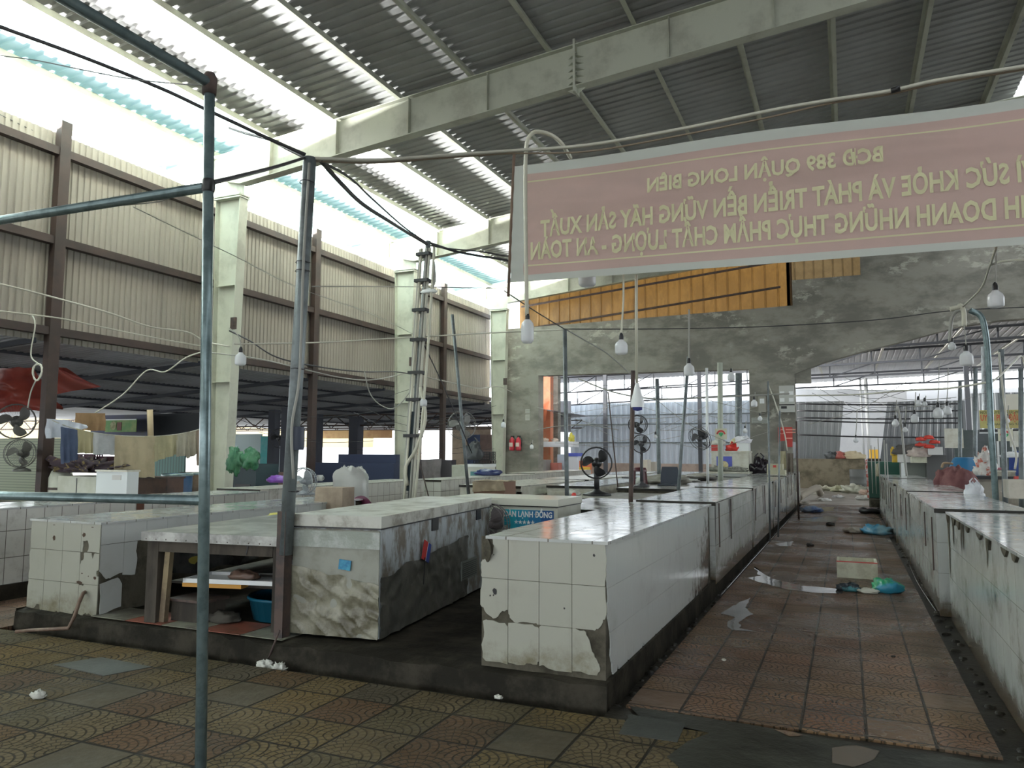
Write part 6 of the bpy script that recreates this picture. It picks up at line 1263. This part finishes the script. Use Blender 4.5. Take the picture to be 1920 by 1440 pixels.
def emblem(t, s_, half=False):
    MB().box(-s_/2, s_/2, 0, .02, 0, s_*.95).build('sign_plate', mat('sign_cream', (.62, .62, .48), .5) if 'sign_cream' not in bpy.data.materials else bpy.data.materials['sign_cream'], t)
    mb = MB(); P = [(s_*.40*math.cos(a), s_*.40+s_*.42*math.sin(a)) for a in [math.pi*(.05+.9*k/12) for k in range(13)]]; Q = [(s_*.27*math.cos(a), s_*.40+s_*.27*math.sin(a)) for a in [math.pi*(.05+.9*k/12) for k in range(13)]]
    for k in range(12): mb.face([(P[k][0], -.004, P[k][1]), (P[k+1][0], -.004, P[k+1][1]), (Q[k+1][0], -.004, Q[k+1][1]), (Q[k][0], -.004, Q[k][1])])
    mb.build('red_arc', RED, t); G = mat('sign_green', (.05, .38, .14), .5) if 'sign_green' not in bpy.data.materials else bpy.data.materials['sign_green']
    mb = MB()
    for a, b_ in ((-.11, .50), (.11, .50), (0, .53)): mb.lathe((a*s_, -.005, b_*s_), [(.001, 0), (.085*s_, .002)], 12, T=Matrix.Rotation(math.pi/2, 4, 'X'))
    mb.face([(-.19*s_, -.006, .47*s_), (.19*s_, -.006, .47*s_), (0, -.006, .22*s_)]); mb.build('green_leaf', G, t)
emblem(t, s_)
# middle of the hall behind the near left counters
t = thing('plastic_chair', 'dark chair with its back to the aisle, on the heap left of the slanting pole', 'chair', (PY(1255, 905, 15.2).x, 15.2, .935))
MB().grid(lambda a, b_: ((a-.5)*.36*(1-.15*b_**3), .05*math.cos((a-.5)*2.4)+.04*b_, .02+b_*.34), 14, 8).build('backrest', mat('navy_chair', (.02, .03, .05), .4), t); MB().box(-.17, .17, -.30, .03, 0, .03).build('seat', bpy.data.materials['navy_chair'], t)
o = blob(MB(), (0, 0, 0), .52, .34, .12, 41, 16, .3, 2).build('tarp_heap', mat('grey_tarp_heap', (.18, .17, .14), .6, col2=(.32, .31, .27), scale=5, bmp=.6), loc=(PY(1245, 900, 16).x, 16.1, .932)); tag(o, 'grey folded tarp heap beside the dark chair', 'tarp')
MR2 = mat('dark_red_plastic', (.08, .015, .02), .4); t = thing('plastic_stool', 'dark maroon stool upside down near the wound pole', 'stool', (PY(1197, 895, 14.3).x, 14.35, .935))
mb = MB().lathe((0, 0, .0), [(.001, .36), (.13, .35), (.15, .30), (.15, .28)], 16); mb.build('seat', MR2, t)
for sx in (-.12, .12):
    for sy in (-.1, .1): MB().beam((sx, sy, 0), (sx*.85, sy*.85, .31), .03, .03).build('leg', MR2, t)
for k, (x, Y, z, s, c, l) in enumerate(((1075, 11.9, .862, (.12, .1, .06), (.5, .5, .44), 'pale rag beside the post on the cement slab counter'), (1200, 15.2, .932, (.09, .08, .10), (.45, .46, .42), 'white crumpled bag right of the maroon stool'), (1300, 19, .922, (.5, .4, .06), (.06, .055, .05), 'dark wet heap on the cluttered grey counter'), (1315, 20, .922, (.4, .3, .08), (.30, .29, .25), 'greyish heap farther on the cluttered grey counter'), (1283, 17.8, .922, (.35, .25, .04), (.5, .5, .47), 'white flat package on the cluttered grey counter'))):
    bag('bundle', l, (PY(x, 900, Y).x, Y, z), s, c, 70+k, cat='bundle')
tag(MB().lathe((0, 0, 0), [(.03, 0), (.034, .10), (.02, .12), (.001, .12)], 12).build('red_can', RED, loc=(PY(1069, 900, 10.1).x+.02, 10.2, .885)), 'small red can beside the straight grey post', 'can')
# bright stalls seen through the back opening
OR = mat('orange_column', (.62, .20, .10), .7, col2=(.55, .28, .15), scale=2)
panel('orange_column', 'orange column at the left edge of the back opening', 'column', 1007, 705, 1032, 862, 34, OR, th=.4, zb=-.01)
panel('grey_column', 'grey concrete column left in the back opening, behind the orange one', 'column', 1032, 705, 1046, 850, 35, PLASTER, th=.4, zb=-.01)
cloth('red_cloth', 'orange red cloth stretched across the left of the back opening', PY(1010, 790, 33), PY(1022, 790, 33), PY(1010, 765, 33), PY(1030, 750, 33), cl((.60, .16, .07), tl_=(.4, (.8, .3, .15))), nf=1, seed=51)
panel('dark_blind', 'grey slanting blind beside the grey column in the back opening', 'blind', 1046, 752, 1070, 810, 38, mat('grey_blind', (.35, .36, .38), .6))
tbox('stall_table', 'white stall table deep in the back opening', 'table', 1008, 828, 1075, 838, 33, .8, WHT)
for k, (x0, y0, x1, y1, Y, c, l) in enumerate(((1045, 852, 1062, 886, 31, (.42, .52, .58), 'pale blue ice box deep in the back opening, left one'), (1064, 850, 1083, 886, 30, (.60, .66, .72), 'white ice box with a blue lid in the back opening'), (1086, 864, 1101, 884, 29, (.60, .14, .05), 'orange crate in the back opening behind the big fan'), (1086, 876, 1098, 892, 28.6, (.75, .50, .05), 'yellow box under the orange crate'), (1030, 868, 1046, 886, 30.5, (.55, .20, .16), 'reddish crate left of the pale ice box'), (1010, 862, 1024, 888, 30, (.3, .3, .28), 'grey box at the left of the back opening'), (1200, 862, 1214, 885, 31, (.55, .52, .44), 'cream box right of the thin stand with fans'), (1215, 866, 1228, 885, 32, (.4, .38, .32), 'brownish box left of the dark chair back'))):
    t, w_, h_ = tbox('storage_box', l, 'box', x0, y0, x1, y1, Y, .6, mat('storage_%d' % k, c, .5), zb=-.005)
    if k == 1: MB().box(-w_/2-.02, w_/2+.02, -.03, .62, h_-.12, h_+.01).build('lid', mat('blue_lid', (.08, .12, .5), .5), t)
bag('yellow_jug', 'yellow jug on the white stall table, deep in the back opening', (PY(1069, 828, 33).x, 33.2, PY(1069, 828, 33).z), (.14, .12, .22), (.6, .55, .08), 81, cat='jug')
for k, (x, l) in enumerate(((1013, 'first'), (1022, 'second'), (1041, 'third'))):
    c = PY(x, 845, 33.5); bag('goods', '%s pale item lined up on the white stall table from the left' % l, (PY(x, 828, 33.3).x, 33.3, PY(x, 828, 33.3).z), (.16, .12, .1), (.65, .55, .45), 85+k, cat='goods')
# ---------------------------------------------------------------- right side stalls
FC = mat('facing_cabinet', (.52, .49, .42), .5, col2=(.40, .37, .31), scale=3)
t = counter('stall_counter', 'row of pale cabinets facing the right counters, seen over their tops', 2.55, 3.5, 8.5, 16.4, -.045, .90, FC, CREAM)
for k, y in enumerate((.6, 1.9, 3.2, 4.6, 6.0)):
    dr_ = MB().box(-.012, 0, y, y+.9, .12, .80).build('door', mat('cab_door', (.48, .42, .36), .6, col2=(.38, .33, .28), scale=2) if not k else bpy.data.materials['cab_door'], t)
    MB().box(-.02, -.012, y+.1, y+.16, .45, .55).build('handle', BLK, dr_)
tbox('drawer_box', 'open fronted pale drawer box at the right edge', 'box', 1892, 900, 1925, 935, 11.2, .4, FC)
MV = mat('mauve_cloth', (.20, .085, .08), .75, col2=(.14, .05, .055), scale=3, bmp=.3, bscale=12)
t = thing('covered_bundle', 'mauve brown cloth tied over a rounded bundle behind the right counters', 'bundle', (PY(1782, 915, 15.4).x+.1, 15.5, -.04))
zc = PY(1782, 872, 15.4).z+.04; z0_ = .62
blob(MB(), (0, 0, z0_), .33, .28, (zc-z0_)/1.6, 91, 20, .22, 2.2).build('cloth_cover', MV, t)
for sx in (-.27, .27): MB().tube([Vector((sx*.8, -.02, zc-.12)), Vector((sx*1.1, -.03, zc-.28)), Vector((sx*.98, -.02, z0_+.0))], [.05, .06, .03], 7).build('knot', MV, t)
MB().box(-.22, .22, -.2, .2, 0, z0_+.06).build('stand', CREAM, t)
mb = MB().tube(spline([Vector((-.2, .1, zc-.05)), Vector((-.16, .1, zc+.03)), Vector((-.02, .12, zc+.02))]), .02, 6); mb.build('chair_top', mat('tan_rim', (.35, .25, .15), .6), t)
bag('white_bag', 'white plastic bag with handles hanging in the gap behind the right counters', (PY(1827, 930, 12.2).x, 12.2, PY(1827, 937, 12.2).z), (.12, .09, .14), (.62, .64, .68), 92, ears=2)
t = thing('blue_tub', 'blue tub turned upside down on the dark slab right of the mauve bundle', 'tub', (PY(1815, 893, 17).x, 17, PY(1815, 893, 17).z)); MB().lathe((0, 0, 0), [(.38, 0), (.36, .04), (.24, .34), (.20, .36), (.001, .36)], 22).build('tub_body', mat('tub_blue', (.03, .16, .32), .4), t)
t, w_, h_ = tbox('dark_slab', 'long dark counter under the blue tub', 'counter', 1800, 893, 1935, 899, 16.6, 1.2, BLK)
pbox('base_cabinet', 'cabinet carrying the dark slab on the right', 'cabinet', 1803, 899, 1935, 945, 16.8, 1.0, FC, zb=-.04)
t, w_, h_ = tbox('goods_box', 'pale woven box right of the blue tub, beside the bent pipe', 'box', 1857, 882, 1904, 893.5, 16.7, .6, mat('woven_pale', (.45, .43, .35), .7, col2=(.32, .30, .25), scale=12))
MB().box(-w_/2-.01, w_/2+.01, -.012, .6, h_-.03, h_).build('rim', CREAM, t)
panel('pink_cloth', 'pinkish cloth strip behind the pale woven box', 'cloth', 1842, 877, 1882, 885, 17.6, cl((.55, .22, .26)), th=.3)
bag('peach_bag', 'bunch of white and red bags hanging from a cable beside the bent pipe', (PY(1848, 895, 14.4).x, 14.4, PY(1848, 892, 14.4).z), (.15, .12, .22), (0, 0, 0), 94, m=mat('red_white_bags', (.60, .58, .55), .4, col2=(.45, .12, .08), scale=8, amt=(.5, .6)), amp=.6)
BT = mat('blue_tarp', (.02, .05, .22), .5, col2=(.015, .035, .14), scale=3)
mb = MB(); c0, c1 = PY(1883, 898, 18), PY(1990, 898, 18); zt_ = PY(1900, 845, 18).z
mb.grid(lambda a, b_: (c0.x+(c1.x-c0.x)*a+.10*b_*(1-a), 18+.25*math.sin(a*9)*.3-.5*(1-b_), c0.z+(zt_-c0.z)*b_*(.93+.07*math.sin(a*7))), 24, 14)
o = mb.build('blue_tarp', BT); tag(o, 'dark blue tarp hung over a stall at the right edge', 'tarp')
blob(MB(), (PY(1905, 858, 17.6).x, 17.75, PY(1905, 858, 17.6).z), .22, .05, .06, 4, 10, .6).build('tarp_patch', WHT, o)
tag(MB().box(0, 1.4, 0, .06, 0, .07).build('red_strip', RED, loc=(PY(1902, 902, 15).x, 15, PY(1902, 901, 15).z)), 'red strip along the edge of a stall at the right', 'strip')
# yellow stall sign -------------------------------------------------
YS = 24.0
a_, b_ = PY(1838, 803, YS), PY(1990, 803, YS); zt_ = PY(1860, 769, YS).z; wv = b_.x-a_.x; hv = zt_-a_.z
t = thing('shop_sign', 'yellow stall sign with red lettering at the right edge', 'sign', a_)
sb_ = MB().box(0, wv, 0, .05, 0, hv).build('sign_board', mat('sign_yellow', (.50, .46, .17), .6, col2=(.42, .36, .14), scale=2), t)
MB().box(-.02, wv, -.01, .06, -.09, -.03).build('black_rail', BLK, t); MB().box(-.02, wv, -.01, .06, -.14, -.11).build('white_rail', WHT, t)
text_mesh('UYẾN PHỞ ĐẬU - NEM', hv*.34/.727, mat('sign_red', (.55, .08, .05), .6), sb_, frame((wv*.36, -.004, hv*.42), (1, 0, 0), (0, 0, 1)), width=wv*.70, bold=.02)
text_mesh('NƠI CHUYÊN THỰC PHẨM SẠCH', hv*.15/.727, mat('sign_dark', (.10, .12, .06), .6), sb_, frame((wv*.36, -.004, hv*.80), (1, 0, 0), (0, 0, 1)), width=wv*.70, bold=.02)
text_mesh('ĐT GIAO HÀNG TẬN NƠI', hv*.11/.727, bpy.data.materials['sign_dark'], sb_, frame((wv*.36, -.004, hv*.16), (1, 0, 0), (0, 0, 1)), width=wv*.55, bold=.02)
t = thing('market_sign', 'square white emblem sign under the yellow stall sign', 'sign', PY(1886, 827, 19.5)); s_ = (PY(1900, 810, 19.5)-PY(1872, 810, 19.5)).x; emblem(t, s_)
for sx in (-.15, .13): MB().box(sx-.02, sx+.02, 0, .03, -1.0, 0).build('sign_leg', WHT, t)
t, w_, h_ = tbox('cream_cabinet', 'cream cabinet right of the square white emblem sign', 'cabinet', 1901, 808, 1935, 838, 21, .5, CREAM)
panel('stall_back_wall', 'dark green stall wall below the yellow sign', 'wall', 1790, 806, 1990, 890, 27, mat('dark_green_wall', (.07, .09, .085), .7, col2=(.10, .11, .12), scale=1), th=.1, zb=-.01)
panel('white_canopy', 'white canopy cloth above the yellow stall sign', 'canopy', 1884, 738, 1990, 769, 26, mat('white_canopy', (.72, .70, .62), .7, tlu=(.3, (.8, .78, .7))), th=.05)
# boxes behind the green bin ------------------------------------------------
tbox('styrofoam_box', 'white styrofoam box set on the grey crates, right of the red ribbon bag', 'box', 1740, 838, 1768, 853, 22, .5, mat('styro', (.70, .70, .69), .6))
pbox('crate_stack', 'grey dark crate stack under the white styrofoam box', 'crate', 1737, 853.5, 1775, 880, 22.2, .6, mat('crate_grey', (.12, .12, .12), .6), zb=-.04)
t, w_, h_ = tbox('styrofoam_box', 'row of pale foam boxes on the grey tank, left piece', 'box', 1684, 852, 1711, 867, 22.5, .5, bpy.data.materials['styro']); t, w_, h_ = tbox('styrofoam_box', 'pale foam box with a torn bag on the grey tank, right piece', 'box', 1709, 855, 1738, 868, 22.1, .5, FO)
pbox('grey_tank', 'grey tank under the foam boxes behind the right counters', 'tank', 1690, 868, 1738, 892, 22.6, .8, mat('grey_tank', (.24, .26, .24), .6), zb=-.04)
pbox('white_board', 'white upright board right of the green bin', 'board', 1690, 868, 1700, 893, 21.6, .1, WHT, zb=-.04)
YC = mat('yellow_jerrycan', (.65, .42, .02), .4)
for k, (x0, y0, x1, y1, l) in enumerate(((1670, 841, 1679, 854, 'upper yellow jerrycan on the green bin'), (1673, 853, 1684, 867, 'lower yellow jerrycan on the green bin'))):
    t, w_, h_ = tbox('jerrycan', l, 'jerrycan', x0, y0, x1, y1, 22.9, .2, YC); MB().lathe((0, .1, h_), [(.03, 0), (.03, .05), (.001, .05)], 10).build('cap', YC, t)
bag('dark_coat', 'dark grey coat heaped over the foam boxes', (PY(1712, 850, 22.8).x, 23.0, PY(1712, 856, 22.8).z), (.45, .25, .20), (.09, .085, .08), 95, cat='coat', rough=.8)
bag('torn_bag', 'clear crumpled bag on the right foam box', (PY(1725, 855, 22).x, 22.2, PY(1725, 857, 22).z), (.26, .2, .16), (.50, .42, .38), 96)
t = thing('red_ribbon_bag', 'red ribbon like bag tied above the foam boxes', 'bag', PY(1738, 832, 22))
for k in range(5): a = k*1.25; blob(MB(), (.17*math.cos(a), 0, .12*math.sin(a)), .12, .05, .06, k+3, 8, .4).build('loop', mat('ribbon_red', (.65, .06, .04), .5) if not k else bpy.data.materials['ribbon_red'], t)
tag(MB().box(0, .42, 0, .05, 0, .5).build('cream_board', CREAM, loc=PY(1772, 840, 22.6)), 'small cream board hung right of the styrofoam box', 'board')
o = blob(MB(), (0, 0, 0), .5, .3, .14, 99, 12, .5, 3).build('mossy_net', mat('mossy_net', (.16, .17, .09), .8, col2=(.30, .30, .20), scale=12), loc=(PY(1738, 890, 23.3).x, 23.4, PY(1738, 893, 23).z)); tag(o, 'mossy green net heap behind the right counters', 'net')
pbox('basin_stand', 'grey basin under the mossy green net', 'basin', 1718, 893, 1762, 915, 23.0, .8, mat('basin_grey', (.20, .21, .19), .6), zb=-.04)
for k, (x, Y, c, l) in enumerate(((1600, 37.5, (.7, .6, .4), 'yellowish bag heap at the foot of the white tarp'), (1575, 38.2, (.5, .15, .12), 'reddish bag on the low mossy wall'), (1560, 38.4, (.08, .09, .09), 'dark bundle at the foot of the slanting fence'))):
    bag('bundle', l, (PY(x, 862, Y).x, 38.9 if k else 38.9, 1.35), (.5 if not k else .3, .3, .22), c, 110+k, cat='bundle')
t, w_, h_ = tbox('yellow_crate', 'orange yellow crate standing on the low mossy wall', 'crate', 1631, 843, 1648, 860, 34, .6, mat('orange_crate', (.65, .38, .04), .5), zb=None)
pbox('crate_plinth', 'dark plinth under the orange yellow crate', 'plinth', 1628, 860, 1652, 890, 34, .8, CONCD, zb=-.01)
# rack of rods standing on the far right counters
for k, (x, yb, yt, Y) in enumerate(((1636, 905, 835, 22.3), (1643, 908, 838, 22), (1652, 915, 822, 20.8), (1662, 930, 825, 17.5), (1667, 940, 832, 16.2))):
    P0, P1 = PY(x, yb, Y), PY(x-1, yt, Y); P0.x = P1.x = min(P0.x, .72)
    tag(MB().tube([Vector((0, 0, 0)), Vector((0, 0, P1.z-.55))], .012, 5).build('thin_rod', WIREG, loc=(P0.x-.005, Y, .55)), 'thin rod fixed upright on the aisle side of the right counters', 'rod', 'thin rods on the far right counters')
cloth('rag', 'pale rag hung on the rods above the far right counters', PY(1642, 893, 21.8), PY(1649, 893, 21.8), PY(1642, 870, 21.8), PY(1647, 868, 21.8), cl((.42, .40, .28)), nf=1, seed=61, cat='rag')
